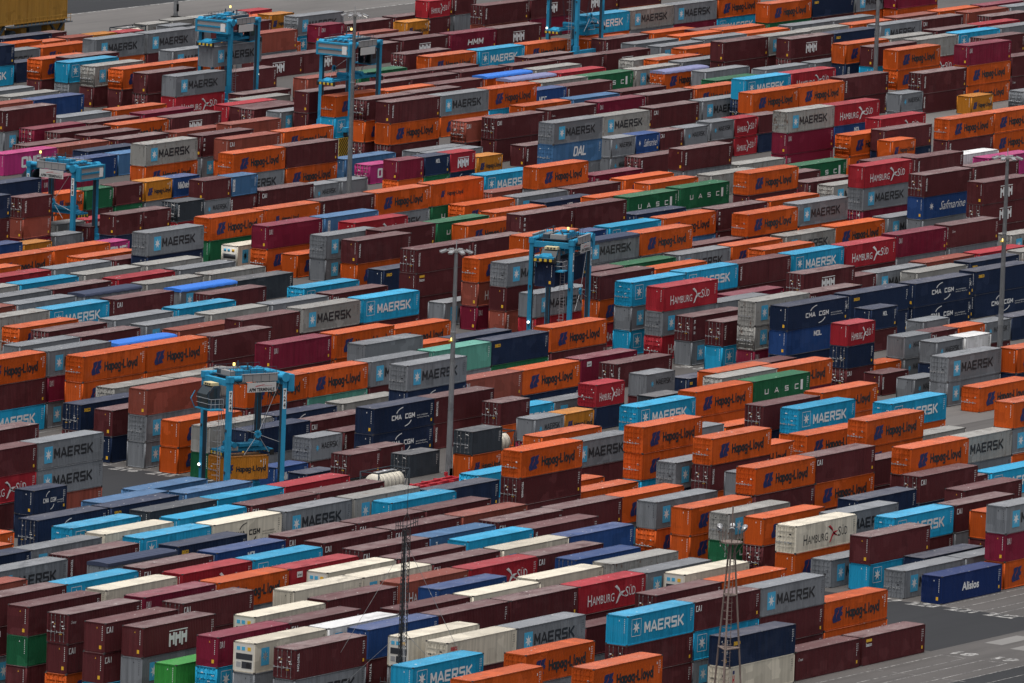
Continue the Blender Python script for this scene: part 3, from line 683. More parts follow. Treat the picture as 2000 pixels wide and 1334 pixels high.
-226.60 -110.43 5.79 2.90 4 B ma p 0.38|star-marked light-blue container, in front of blue
-256.45 -130.42 5.79 2.90 4 W - r 0.28|cream refrigerated container, right of a maroon one
-229.15 -133.66 5.79 2.90 4 U sm p -0.12|small-lettered blue container, left of a cream one
-117.24 -57.98 0.00 2.59 2 K - d -0.08|plain short charcoal container, left of a navy one
-267.96 -116.88 2.90 2.90 4 M cai p 0.34|small-lettered maroon container, right of a green one
-205.55 -155.81 2.90 2.90 4 M - d 0.46|plain maroon container under a grey one, right of a navy one
-114.74 -8.37 5.79 2.90 4 G ma p 0.43|star-marked grey container atop a crimson one, behind orange
-200.59 -118.69 5.79 2.90 4 B - p -0.01|plain light-blue container between steel-blue (left) and cream
-264.99 -106.13 5.79 2.90 4 M - p -0.35|plain maroon container atop a maroon one, right of a brick-red one
176.06 118.97 2.60 2.90 4 O hl p -0.21|dark-lettered orange container, left of a blue one
-222.34 -85.71 5.79 2.90 4 B ma d -0.06|star-marked light-blue container between navy (left) and cream
226.72 91.95 2.90 2.90 4 M tri p 0.25|side-lettered maroon container atop a maroon one, in front of light-blue
-114.95 -126.26 2.90 2.90 4 M - p 0.41|plain maroon container, left of a light-blue one, behind maroon, at lower far right
214.23 174.96 0.00 2.90 4 M hmm p -0.07|white-lettered maroon container, left of a maroon one, behind maroon, at top left
17.66 41.80 2.79 2.90 4 G ma d -0.48|star-marked grey container, right of a crimson one
179.72 102.58 0.00 2.90 4 X ma p -0.18|star-marked weathered grey container, in front of crimson
-125.01 -131.10 2.90 2.90 4 M cai p 0.12|small-lettered maroon container atop a grey one, left of an orange one
-139.24 -145.30 2.90 2.90 4 D dai p -0.18|small-lettered crimson container under a grey one, right of a grey one
211.52 90.20 2.90 2.90 4 O hl p 0.06|dark-lettered orange container, left of a maroon one, behind weathered grey
-216.73 -137.02 5.79 2.90 4 W - p -0.10|plain cream container, left of a weathered grey one
-48.39 37.15 0.00 2.90 4 B ma p 0.15|star-marked light-blue container, left of a maroon one, behind orange
70.19 86.28 0.00 2.90 4 M cai p 0.25|small-lettered maroon container, left of a grey one, behind orange
-119.04 -97.36 2.90 2.90 4 M tex d -0.03|side-lettered maroon container under an orange one, left of a grey one
-151.32 -131.70 0.00 2.90 4 G ma d -0.41|star-marked grey container between orange (left) and light-blue
-129.55 -121.78 2.90 2.90 4 N - p -0.03|plain navy container, left of a maroon one, behind grey
195.74 189.63 2.90 2.90 4 G ma p -0.22|star-marked grey container atop a maroon one, right of a grey one
-225.30 -105.16 5.79 2.90 4 U mol p 0.28|small-lettered blue container, left of a light-blue one
-58.27 -51.72 2.59 2.59 2 G ms p -0.25|star-marked short grey container, behind charcoal
-224.58 -100.09 5.79 2.90 4 N seaco p -0.24|small-lettered navy container, left of a blue one
227.19 174.96 0.00 2.90 4 M hmm p -0.40|white-lettered maroon container, left of a maroon one, behind maroon, at top left
-238.89 -105.63 5.79 2.90 4 M cai p -0.43|small-lettered maroon container, right of a navy-topped grey one
-145.81 -102.93 2.90 2.90 4 O hl d 0.18|dark-lettered orange container, left of a grey one, behind grey, at lower right
194.91 74.61 2.90 2.90 4 R hs p -0.01|sail-marked red container atop a blue one
-134.03 -47.96 0.00 2.90 4 G - p 0.12|plain grey container under a navy one
-45.94 -61.54 2.90 2.90 4 O hl p 0.47|dark-lettered orange container, left of a maroon one, behind green
95.76 15.07 0.00 2.90 4 O hl p -0.24|dark-lettered orange container, behind red
-184.30 -94.56 5.79 2.90 4 X ma p -0.34|star-marked weathered grey container, behind light-blue
-76.96 -26.48 2.90 2.90 4 G ma p -0.24|star-marked grey container atop a maroon one between orange (left) and grey
-211.18 -104.23 5.79 2.90 4 M cai p -0.26|small-lettered maroon container, right of a blue one
-270.65 -131.10 2.90 2.90 4 L - p -0.19|plain bright green container, left of a light-blue one
-156.75 -86.81 2.90 2.90 4 N - p 0.25|plain navy container, right of a light-blue one
-104.35 -18.65 2.90 2.90 4 X - p 0.30|plain weathered grey container atop a grey one
-199.19 -109.07 5.79 2.90 4 M cai p 0.19|small-lettered maroon container, behind steel-blue
-207.30 -84.84 5.79 2.90 4 K - p 0.07|plain charcoal container, right of a navy one
-8.78 37.14 0.00 2.90 4 K - p 0.40|plain charcoal container, right of a maroon one
-239.06 -101.51 5.79 2.90 4 Y - p -0.10|plain navy-topped grey container, at bottom far left
65.48 22.16 2.90 2.90 4 O hl p -0.48|dark-lettered orange container atop a steel-blue one
20.87 -8.27 2.90 2.90 4 B ma p 0.09|star-marked light-blue container, left of a maroon one, in front of orange
-8.31 -1.05 2.90 2.90 4 M - p -0.33|plain maroon container under a grey one, right of a brick-red one
-252.67 -106.13 5.79 2.90 4 B ma p 0.27|star-marked light-blue container, in front of navy-topped grey
172.71 53.26 3.09 2.90 4 M - p -0.06|plain maroon container atop a navy one, left of an orange one
281.36 161.37 2.90 2.90 4 X ma p -0.09|star-marked weathered grey container atop a grey one, right of a light-blue one
-22.41 31.99 0.00 2.90 4 M tex d 0.49|side-lettered maroon container, right of a bright-blue-topped grey one
-131.72 -28.66 2.90 2.90 4 M - p 0.32|plain maroon container atop a navy one, left of a grey one
-138.58 -124.90 2.69 2.90 4 G ma p 0.29|star-marked grey container between cream (left) and light-blue
94.16 107.49 2.90 2.90 4 T cai p -0.10|small-lettered brick-red container atop an orange one
-150.30 -135.69 0.00 2.76 4 B ma p -0.41|star-marked light-blue container between grey (left) and grey
18.40 73.71 2.59 2.59 2 M c p 0.11|small-lettered short maroon container atop a navy one
214.24 188.73 2.90 2.90 4 M - p -0.39|plain maroon container atop an orange one, left of a brick-red one
110.01 1.85 2.90 2.90 4 M hmm d -0.00|white-lettered maroon container under a maroon one, left of a maroon one
-188.28 -118.69 5.79 2.90 4 M tex p -0.38|side-lettered maroon container between light-blue (left) and maroon
-228.79 -116.13 5.79 2.90 4 R lab p -0.07|small-lettered red container, left of a cream one
-134.43 -43.33 0.00 2.90 4 E - p -0.50|plain green container under a weathered grey one
6.48 79.40 5.18 2.59 2 M tri d 0.49|side-lettered short maroon container atop a brick-red one
-228.17 -120.07 5.79 2.90 4 W - r 0.13|cream refrigerated container, in front of red
-237.08 -91.10 5.79 2.90 4 G ma p -0.05|star-marked grey container, left of a maroon one, in front of light-blue
-120.08 -93.58 2.90 2.90 4 G ma d -0.42|star-marked grey container between orange (left) and maroon, behind orange
32.95 -33.36 0.00 2.90 5 N cma p 0.22|white-lettered extra-long navy container, behind grey
101.48 49.81 0.00 2.96 4 E uasc p -0.04|white-lettered green container, left of a green one
-38.10 -30.43 0.00 2.90 4 D lab p 0.41|small-lettered crimson container between orange (left) and maroon
-204.58 -150.82 5.79 2.90 4 O - p -0.15|plain orange container, right of a cream one
-203.65 -128.89 5.79 2.90 4 M cai p 0.48|small-lettered maroon container, left of a blue one
-19.71 -55.23 2.59 2.59 2 N - d 0.27|plain short navy container, left of a maroon one
-242.94 -138.24 5.79 2.90 4 M cai p 0.10|small-lettered maroon container, in front of blue
46.67 61.58 2.90 2.90 4 M tri p 0.32|side-lettered maroon container, left of an orange one, behind steel-blue
-151.54 -127.52 0.00 3.10 4 O hl p 0.32|dark-lettered orange container under a cream one
254.43 175.47 0.00 2.90 4 D hmm p 0.49|white-lettered crimson container, left of a maroon one
-228.09 -124.24 5.79 2.90 4 W ma p -0.23|star-marked cream container, left of a brick-red one
-203.15 -132.98 5.79 2.90 4 U - d 0.30|plain blue container, left of a weathered grey one
-13.57 -26.20 2.90 2.90 4 G ma d -0.34|star-marked grey container under a red one, behind maroon
-256.94 -134.81 5.79 2.90 4 M cai p -0.40|small-lettered maroon container, left of a white one
201.80 174.96 0.00 2.90 4 M hmm p 0.21|white-lettered maroon container, in front of grey
293.68 161.37 2.90 2.90 4 G ma p 0.49|star-marked grey container atop a crimson one, right of a weathered grey one
-209.23 -89.78 5.79 2.90 4 B - p -0.42|plain light-blue container, right of a charcoal one
33.64 61.26 2.90 2.90 4 O hls p 0.28|dark-lettered orange container, behind crimson
148.89 34.43 2.90 2.90 4 M tri p -0.41|side-lettered maroon container, left of a white one
148.72 126.51 2.90 2.90 4 O hl d 0.38|dark-lettered orange container atop a light-blue one, left of a maroon one
38.23 98.59 2.90 2.90 4 D dai p 0.08|small-lettered crimson container, in front of blue
-187.24 -113.80 5.79 2.90 4 M cai d 0.25|small-lettered maroon container between brick-red (left) and maroon
-223.24 -90.35 5.79 2.90 4 W - p 0.46|plain cream container, left of a light-blue one
-7.04 -55.48 2.59 2.59 2 G ms p -0.10|star-marked short grey container atop a grey one, left of a grey one
57.51 86.67 2.59 2.59 2 M - p -0.14|plain short maroon container atop a grey one
150.43 132.05 2.90 2.90 4 M hmm p 0.37|white-lettered maroon container, left of an orange one
-205.17 -142.51 5.79 2.90 4 G ma p 0.36|star-marked grey container between red (left) and cream
-16.02 -36.05 2.90 2.90 4 M tri d -0.15|side-lettered maroon container atop a light-blue one, left of a weathered grey one
255.23 88.42 2.90 2.90 4 O hl p -0.22|dark-lettered orange container under a crimson one, left of a maroon one
213.31 100.08 2.90 2.90 4 B ma p -0.47|star-marked light-blue container atop a navy one
95.99 82.00 2.59 2.59 2 D - p -0.46|plain short crimson container atop an orange one
-69.56 -105.98 5.79 2.90 4 O hl p -0.39|dark-lettered orange container atop a grey one, left of a grey one
266.94 175.47 0.00 2.90 4 M hmm p 0.22|white-lettered maroon container, right of a crimson one
-198.36 -104.23 5.79 2.90 4 M cai p -0.06|small-lettered maroon container, left of a maroon one, in front of light-blue
-139.64 -140.95 0.00 2.90 4 G - p -0.26
-143.68 -138.21 0.00 3.03 4 N - p -0.44
-137.68 -131.09 0.00 2.90 4 M - p -0.44
-192.52 -155.50 0.00 2.90 4 O hl p 0.36
-217.57 -142.53 2.90 2.90 4 M - d -0.22
-217.86 -155.80 2.90 2.90 4 B ma p -0.17
-217.85 -155.80 -0.00 2.90 4 G ma p 0.26
-230.17 -155.84 -0.00 2.90 4 M - p -0.47
-205.48 -155.81 -0.00 2.90 4 M - d -0.15
-257.16 -161.34 2.90 2.90 4 G ma d 0.34
-259.62 -170.38 2.90 2.90 4 O hl p -0.41
-223.27 -146.88 2.90 2.90 4 M - p 0.47
-223.27 -146.85 0.00 2.90 4 G - p -0.07
-148.16 -121.58 0.00 2.90 4 M - d -0.21
-186.57 -109.07 5.79 2.90 4 T - p -0.43
-201.14 -114.53 5.79 2.90 4 S sm p -0.40
-215.35 -120.07 5.79 2.90 4 M - p 0.36
-215.58 -124.24 5.79 2.90 4 M cai p -0.34
-202.74 -124.24 5.79 2.90 4 W ma p -0.48
-230.20 -138.24 5.79 2.90 4 W ma p 0.16
-257.14 -139.29 5.79 2.90 4 V ma p -0.04
-255.18 -142.50 2.90 2.90 4 M tri p -0.35
-270.02 -144.05 2.90 2.90 4 G ma p 0.41
-256.49 -148.00 2.90 2.90 4 G - p 0.41
-256.44 -152.17 2.90 2.90 4 M - d -0.02
-240.28 -82.75 5.79 2.90 4 O - p 0.19
-240.31 -82.77 2.90 2.90 4 E uasc p -0.10
-240.24 -82.72 -0.00 2.90 4 R hs d -0.48
-246.99 -87.32 5.79 2.90 4 O - p -0.47
-247.04 -87.29 2.90 2.90 4 D dai p 0.43
-247.02 -87.35 -0.00 2.90 4 E uasc d -0.35
-249.39 -91.10 5.79 2.90 4 N - p 0.48
-249.45 -91.12 2.90 2.90 4 R hs p -0.15
-249.40 -91.08 -0.00 2.90 4 M cai d 0.32
-264.70 -101.35 5.79 2.90 4 T - p 0.32
-264.65 -101.37 2.90 2.90 4 R hs p -0.45
-264.70 -101.37 -0.00 2.90 4 O hl d 0.10
-264.96 -106.14 2.90 2.90 4 M cai d -0.22
-265.01 -106.13 -0.00 2.90 4 G ma p -0.14
-241.21 -116.09 2.90 2.90 4 G - p -0.14
-266.92 -111.50 -0.00 2.90 4 M - p 0.25
-268.06 -116.84 -0.00 2.90 4 O hl d -0.19
-254.59 -120.87 2.90 2.90 4 M - d 0.19
-269.97 -122.46 -0.00 2.90 4 B ma p 0.40
-269.31 -134.81 2.90 2.90 4 B ma d -0.01
-269.71 -139.30 2.90 2.90 4 G - p 0.30
-127.45 -8.40 -0.00 2.90 4 B ma p 0.29
-114.79 -8.39 2.90 2.90 4 D dai p 0.26
-114.78 -8.34 -0.00 2.90 4 G ma p -0.23
-115.65 -13.64 2.90 2.90 4 O hl p 0.42
-115.63 -13.68 -0.00 2.90 4 O hl p -0.32
-103.12 -13.62 2.90 2.90 4 O hl p 0.40
-116.85 -18.65 2.90 2.90 4 X - d 0.47
-104.34 -18.66 0.00 2.90 4 G ma d 0.26
-130.55 -23.66 0.00 2.90 4 M - d -0.45
-131.75 -28.65 0.00 2.90 4 N eco p 0.48
-132.44 -33.59 -0.00 2.90 4 G ma p 0.12
-133.38 -38.52 0.00 2.90 4 O hl p -0.37
-102.00 -26.49 0.00 2.90 4 M tex p -0.28
-175.19 -40.52 5.79 2.90 4 M - p -0.03
-175.17 -40.52 2.90 2.90 4 O hl p -0.44
-175.16 -40.48 -0.00 2.90 4 O hl d -0.44
-187.66 -48.96 2.90 2.90 4 R hs p 0.08
-187.69 -48.96 -0.00 2.90 4 M - p -0.01
-175.38 -48.99 -0.00 2.90 4 T - p 0.41
-184.13 -54.67 0.00 2.59 2 N - p -0.30
-195.24 -75.58 5.69 2.90 4 S sm d -0.09
-193.99 -80.31 5.79 2.90 4 S sm p 0.24
-206.17 -78.14 5.84 2.90 4 S - p -0.06
-207.96 -80.64 5.84 2.90 4 N seaco p 0.44
-194.99 -84.84 5.79 2.90 4 B - p 0.48
-196.14 -89.78 5.79 2.90 4 M cai p 0.45
-89.67 -26.49 0.00 2.90 4 Q - p -0.48
-76.99 -26.46 0.00 2.90 4 M - p -0.13
-94.49 -42.77 2.90 2.90 4 N cma p 0.35
-63.72 -26.50 0.00 2.90 4 G - p 0.36
-90.38 -31.68 0.00 2.90 4 X - p -0.41
-104.24 -31.94 0.00 2.90 4 N cma p 0.32
-105.23 -37.18 0.00 2.90 4 M cai p -0.33
-96.75 -47.91 0.00 2.90 4 M tex p 0.30
-82.18 -42.42 0.00 2.90 4 D dai d 0.32
-90.73 -52.73 0.00 2.59 2 O - p 0.44
-129.81 -53.37 0.00 2.59 2 M tri p 0.06
-107.46 -43.07 0.00 2.59 2 M tri p -0.40
-137.44 -63.31 0.00 2.59 2 Z - p 0.39
-116.20 -52.73 0.00 2.59 2 M - p 0.25
-146.80 -73.15 2.59 2.59 2 Z - p 0.15
-112.47 -62.98 0.00 2.59 2 O hl p -0.04
-126.68 -72.86 0.00 2.90 4 B - d 0.03
-182.65 -84.84 5.79 2.90 4 R hs p 0.05
-183.70 -89.78 5.79 2.90 4 M - p -0.23
-185.89 -104.23 5.79 2.90 4 M - p -0.40
-136.16 -53.24 0.00 2.59 2 U nit p 0.16
-137.83 -58.15 0.00 2.59 2 N - p 0.37
-69.90 -42.43 0.00 2.90 4 N - p 0.33
-58.30 -51.71 0.00 2.59 2 M - p 0.45
-73.32 -62.14 2.59 2.59 2 K - p -0.30
-40.93 -46.73 0.00 2.59 2 N seaco p 0.14
-58.26 -61.54 2.90 2.90 4 X ma d 0.33
-54.82 -58.70 2.90 2.90 4 O - p -0.32
-70.43 -65.71 0.00 2.90 4 O - p 0.45
-74.60 -76.97 0.00 2.90 4 N cma p -0.43
-102.08 -81.20 2.90 2.90 4 G - p 0.30
-74.28 -71.97 0.00 2.90 4 O - p 0.33
-69.97 -52.31 0.00 2.59 2 N - p 0.20
-83.34 -47.49 0.00 2.90 4 B ma p 0.19
-71.01 -47.49 0.00 2.90 4 G ma p 0.48
-99.08 -62.52 2.59 2.59 2 G ms p 0.18
-99.09 -62.51 0.00 2.59 2 D dai d -0.18
-92.90 -62.52 2.59 2.59 2 A hl p -0.02
-97.99 -55.57 0.00 2.59 2 Z - p 0.33
-113.92 -72.76 2.90 2.90 4 O - p 0.41
-115.26 -77.71 0.00 2.90 4 M - p 0.35
-142.44 -88.09 -0.00 2.90 4 M - p 0.11
-117.00 -87.43 -0.00 2.90 4 B - p -0.20
-129.13 -82.74 0.00 2.90 4 O - p -0.01
-129.71 -87.37 0.00 2.90 4 O - p -0.29
-120.04 -93.57 0.00 2.90 4 N - p -0.38
-119.03 -97.35 -0.00 2.90 4 O - p 0.20
-121.43 -102.90 2.90 2.90 4 G - p -0.25
-134.67 -112.34 2.90 2.90 4 M - d -0.08
-145.82 -102.90 0.00 2.90 4 G ma d -0.47
-146.45 -107.49 0.00 2.90 4 O hl d 0.36
-147.72 -112.47 0.00 2.90 4 O hl p 0.27
-147.99 -117.28 0.00 2.90 4 E uasc p 0.05
-158.14 -102.93 0.00 2.90 4 G ma d -0.23
-29.49 -47.01 0.00 2.90 4 M - p 0.01
-45.98 -61.52 0.00 2.90 4 D dai d -0.37
-13.60 -55.38 0.00 2.59 2 O hl p 0.47
-20.51 -60.43 0.00 2.59 2 M tex p -0.41
-21.47 -65.38 0.00 2.59 2 G ms p 0.50
-22.89 -70.60 0.00 2.90 4 G ma p 0.07
-69.62 -105.95 2.90 2.90 4 G ma p -0.02
-69.53 -106.01 -0.00 2.90 4 O - p 0.00
-66.25 -91.15 0.00 2.90 4 X - p 0.04
-62.21 -86.14 0.00 2.90 4 O hl p 0.19
-60.24 -76.02 0.00 2.90 4 O - p 0.13
-73.84 -81.13 0.00 2.90 4 O - p 0.37
-94.58 -102.02 2.90 2.90 4 O hl p -0.49
-107.77 -93.58 2.90 2.90 4 O hl p 0.08
-122.35 -112.29 -0.00 2.90 4 M - p 0.16
-105.06 -107.79 2.90 2.90 4 M - p -0.34
-105.03 -107.79 0.00 2.90 4 M - p -0.42
-108.32 -115.66 2.68 2.90 4 M - p -0.37
-81.71 -105.94 0.00 2.90 4 G - p -0.36
-110.66 -118.30 0.00 3.11 4 N - d -0.00
-83.48 -111.48 0.00 2.90 4 B ma p 0.17
-96.50 -111.48 0.00 2.90 4 M - p 0.39
-125.02 -131.12 0.00 2.90 4 G - p 0.10
-139.22 -145.29 -0.00 2.90 4 O hl p -0.03
-126.84 -136.19 2.90 2.90 4 O - p -0.33
-126.83 -136.20 0.00 2.90 4 M tex p -0.11
6.89 85.59 5.79 2.90 4 N - p 0.30
-9.11 79.11 5.67 2.90 4 N tri p 0.31
-9.14 79.07 2.77 2.90 4 M tri p -0.24
-9.14 79.08 0.00 2.77 4 N - p 0.39
6.44 79.44 2.59 2.59 2 T - p 0.30
6.48 79.40 0.00 2.59 2 D dai p -0.12
30.55 91.12 2.59 2.59 2 O hl p 0.29
30.57 91.12 0.00 2.59 2 O hl p -0.29
37.12 91.12 2.59 2.59 2 E - p -0.25
37.15 91.14 0.00 2.59 2 M - p -0.04
43.82 91.12 2.59 2.59 2 M - p -0.41
43.86 91.14 0.00 2.59 2 E - p -0.27
50.58 91.12 2.59 2.59 2 A hl p 0.08
50.63 91.15 0.00 2.59 2 G - p 0.02
56.84 91.12 2.59 2.59 2 U nit p -0.02
56.80 91.09 0.00 2.59 2 O hl p 0.20
57.52 86.66 0.00 2.59 2 G ms p 0.02
63.69 86.67 2.59 2.59 2 S txt p -0.35
63.64 86.71 0.00 2.59 2 M tri p -0.13
35.50 76.01 2.59 2.59 2 K tex d -0.39
35.48 75.98 0.00 2.59 2 R hs p -0.22
18.35 73.69 0.00 2.59 2 N - p 0.37
24.58 73.71 2.59 2.59 2 M c p 0.07
24.57 73.75 0.00 2.59 2 O hl d 0.27
29.11 85.25 0.00 2.59 2 R hs p 0.32
23.55 81.13 0.00 2.59 2 M - p 0.46
22.48 85.25 0.00 2.59 2 X - p -0.25
12.52 78.70 0.00 2.59 2 G - p -0.46
10.57 70.36 0.00 2.59 2 P one p -0.30
-10.40 76.25 0.00 3.02 4 U cma p -0.32
2.48 76.47 0.00 2.59 2 A - p -0.42
-14.10 69.13 0.00 2.90 4 O hl p -0.45
-1.61 69.13 0.00 2.90 4 O - p 0.06
-28.69 63.71 0.00 2.90 4 O - p 0.37
-4.86 62.54 0.00 2.90 4 O hl d -0.04
-1.90 59.70 0.00 2.63 4 M tri p 0.45
0.44 56.63 0.00 3.16 4 N - p -0.10
20.98 61.24 0.00 2.90 4 E - p 0.06
19.64 56.16 0.00 2.90 4 W ma r 0.14
-16.65 58.58 0.00 2.90 4 G - p 0.46
-4.90 53.02 0.00 2.90 4 X - p 0.17
-18.27 53.02 0.00 2.90 4 X - p -0.11
-5.45 47.82 0.00 2.90 4 G - p -0.05
-29.66 58.58 0.00 2.90 4 R - p -0.34
-31.84 53.02 0.00 2.90 4 B - p 0.47
-18.72 47.82 0.00 2.90 4 R - p 0.49
-6.46 42.72 0.00 2.90 4 X - p -0.28
-19.97 42.76 0.00 2.90 4 X - p -0.46
-21.09 37.14 0.00 2.90 4 C ma p -0.24
-32.62 47.70 0.00 2.90 4 M - p -0.15
-33.75 42.45 0.00 2.90 4 Y - p 0.40
-44.43 53.02 0.00 2.90 4 X - p 0.34
-45.14 47.70 0.00 2.90 4 G - p -0.45
-47.49 42.57 0.00 2.90 4 G - p 0.29
-36.18 27.21 0.00 2.90 4 B - p -0.44
-60.08 42.57 0.00 2.90 4 T - p -0.36
-60.85 37.15 0.00 2.90 4 X - p 0.25
-50.44 26.56 0.00 2.90 4 G - p 0.44
-37.41 21.71 0.00 2.90 4 X - p 0.18
-64.89 30.25 0.00 2.90 4 O hl d -0.20
-64.97 26.11 0.00 2.90 4 M - d 0.09
-51.64 21.28 0.00 2.90 4 G ma p 0.26
-52.53 16.05 0.00 2.90 4 T - p -0.39
-57.76 3.83 0.00 2.90 4 M - p -0.02
-65.64 20.93 0.00 2.90 4 M - p -0.33
-78.09 20.93 0.00 2.90 4 G - p -0.26
-72.03 -1.78 0.00 2.90 4 M tri p 0.33
-67.85 14.28 0.00 2.90 4 C - p -0.42
82.92 86.53 0.00 2.59 2 G ms p 0.12
89.61 86.53 0.00 2.59 2 G - p -0.13
59.57 61.55 0.00 2.90 4 G ma p 0.37
73.60 62.26 0.00 2.80 4 E uasc p -0.23
32.36 51.67 2.90 2.90 4 S txt p 0.34
30.85 46.29 2.90 2.90 4 R hs p -0.39
59.10 52.13 0.00 2.90 4 E uasc p 0.25
25.99 39.03 3.00 2.90 4 M - p 0.47
26.04 39.00 0.00 3.00 4 N cma p -0.21
19.47 51.69 0.00 2.90 4 O hl d -0.21
17.90 46.10 0.00 2.90 4 O hl p 0.48
17.70 41.78 0.00 2.79 4 G ma p -0.36
15.91 36.00 0.00 2.90 4 O hl p -0.31
13.63 30.57 0.00 2.90 4 N seaco p -0.06
-5.74 13.47 -0.00 2.90 4 M - p 0.21
26.64 26.07 2.90 2.90 4 M tri p -0.30
76.69 59.36 0.00 2.99 4 O hl d 0.17
74.13 52.94 0.00 2.90 4 O - p 0.13
92.29 65.11 0.00 2.85 4 T - d -0.31
59.89 48.01 0.00 2.90 4 O hl p -0.19
-8.65 27.60 0.00 2.90 4 B ma d -0.49
-10.55 22.19 0.00 2.90 4 M cai p 0.19
-24.36 21.71 0.00 2.90 4 G - p 0.02
-30.67 4.70 0.00 2.90 4 M - p -0.15
-43.59 4.74 0.00 2.90 4 M - p -0.41
-72.98 -10.60 0.00 2.90 4 M - p 0.17
-59.73 -10.53 0.00 2.90 4 O - p -0.46
-31.98 -0.62 0.00 2.90 4 O hl p 0.20
-46.52 -10.42 0.00 2.90 4 O - p -0.26
-50.80 -26.15 0.00 2.90 4 E - p 0.37
-33.92 -10.42 0.00 2.90 4 N - p 0.08
-7.27 8.25 0.00 2.90 4 G ma p 0.40
-7.28 3.61 2.90 2.90 4 T hs p -0.05
-7.29 3.62 -0.00 2.90 4 D dai p -0.37
-8.29 -1.05 -0.00 2.90 4 T tri p 0.46
119.09 66.12 0.00 2.90 4 D dai p -0.48
118.37 60.90 0.00 2.90 4 O hl p 0.43
116.86 56.19 0.00 2.90 4 O - p 0.24
131.41 55.62 0.00 2.90 4 X - p -0.24
113.33 38.84 0.00 3.25 4 M - p -0.26
103.63 60.01 0.00 2.92 4 M tri p -0.06
90.43 59.88 0.00 2.91 4 G ma p -0.15
54.19 36.33 0.00 2.90 4 O hl d 0.00
66.86 36.33 0.00 2.90 4 M - d -0.27
89.31 55.01 0.00 2.79 4 N mol p -0.27
97.67 52.43 0.00 2.94 4 O - p 0.17
86.62 39.51 0.00 2.90 4 N seaco p 0.45
65.49 22.17 0.00 2.90 4 S - p 0.10
79.04 22.78 2.90 2.90 4 M ten p 0.10
79.07 22.77 0.00 2.90 4 M tri p -0.26
77.22 17.15 0.00 2.90 4 M - p 0.30
15.61 11.45 2.90 2.90 4 N seaco p 0.18
38.12 21.51 2.90 2.90 4 U - p -0.31
51.97 22.01 2.90 2.90 4 B ma p 0.47
37.21 16.09 0.00 2.90 4 G ma p -0.07
50.06 16.16 0.00 2.89 4 G ma d -0.44
64.35 17.27 0.00 2.90 4 M - p 0.46
54.89 13.43 0.00 2.91 4 G ma p 0.42
67.77 13.60 0.00 2.90 4 O hl p 0.40
67.54 8.75 0.00 2.90 4 O - d -0.42
10.74 1.86 2.56 2.90 4 M - p 0.09
40.75 12.77 0.00 2.90 4 E - p 0.08
-10.05 -15.19 2.90 2.90 4 O hl p -0.21
-10.11 -15.20 -0.00 2.90 4 R hs d -0.04
40.48 8.10 0.00 2.90 4 O - p 0.05
-12.29 -21.07 2.90 2.90 4 G ma p -0.26
-12.32 -21.05 -0.00 2.90 4 B ma p -0.12
20.82 -8.29 0.00 2.90 4 M - p 0.36
33.29 -8.28 0.00 2.90 4 M tri p -0.22
-13.59 -26.19 -0.00 2.90 4 R hs d -0.06
-1.36 -26.19 2.90 2.90 4 G - p -0.44
-14.77 -31.10 0.00 2.90 4 G ma p -0.16
-16.00 -36.04 0.00 2.90 4 B ma p 0.35
-16.30 -40.55 2.90 2.90 4 X ma d 0.24
-16.28 -40.57 -0.00 2.90 4 D dai p 0.28
-35.89 -24.85 0.00 2.90 4 M - p 0.37
-10.86 -6.86 0.00 2.90 4 R - p -0.00
5.49 -1.23 3.23 2.90 4 M ten d 0.46
136.71 49.27 0.00 2.90 4 M tri p 0.37
134.72 42.74 0.00 2.90 4 M tri p 0.11
134.29 38.55 0.00 2.90 4 X ma d -0.12
110.93 11.15 -0.00 2.90 4 G - p -0.12
109.97 1.80 -0.00 2.90 4 M - p -0.20
92.00 22.78 2.90 2.90 4 O - p -0.36
91.87 18.40 0.00 2.90 4 O hl p 0.46
81.96 14.22 0.00 2.90 4 X ma p -0.47
109.38 15.41 0.00 2.90 4 G ma p 0.40
58.83 -8.26 0.00 2.90 4 M - p -0.07
73.54 -6.97 0.00 2.90 4 G - p -0.05
87.52 -6.46 0.00 2.90 4 G - p -0.09
105.83 -4.92 0.00 2.90 4 X ma p 0.00
72.31 -11.86 0.00 2.90 4 T - p 0.15
85.70 -11.86 0.00 2.90 4 R - p 0.43
91.51 -14.85 0.00 2.90 4 X - p -0.35
77.00 -15.61 0.00 2.90 4 N seaco p -0.31
30.41 -19.13 0.00 2.90 4 D - p 0.40
25.48 -12.10 0.00 2.90 4 D - p 0.09
46.33 -12.87 0.00 2.90 4 M - p 0.19
58.68 -12.87 0.00 2.90 4 G ma p 0.25
62.57 -16.38 0.00 2.90 4 X - p -0.41
15.06 -29.27 2.90 2.90 4 M cai p -0.14
-17.30 -45.53 -0.00 2.90 5 N seaco p -0.29
17.83 -33.37 0.00 2.90 5 N - p 0.06
11.88 -39.75 2.59 2.59 2 N mol p 0.05
11.93 -39.76 0.00 2.59 2 M - p -0.40
-19.64 -55.18 0.00 2.59 2 M cai d 0.40
6.87 -49.85 2.59 2.59 2 G - p 0.01
-0.81 -55.48 2.59 2.59 2 M cai p 0.01
5.47 -55.48 2.59 2.59 2 O - p 0.11
11.80 -55.48 2.59 2.59 2 G ms p -0.47
11.76 -55.47 0.00 2.59 2 M - d -0.48
34.25 -46.25 0.00 2.90 4 N - p -0.28
-7.01 -55.52 0.00 2.59 2 G ms p -0.45
-8.25 -60.53 2.59 2.59 2 G ms p -0.26
-8.28 -60.55 0.00 2.59 2 N - p 0.09
-1.71 -60.53 2.59 2.59 2 V - p -0.33
4.69 -60.40 0.00 2.59 2 M - p 0.48
-10.35 -72.48 2.90 2.90 4 O hl p -0.43
-10.36 -72.49 0.00 2.90 4 N seaco p 0.21
195.85 214.79 0.00 2.90 4 N - p -0.48
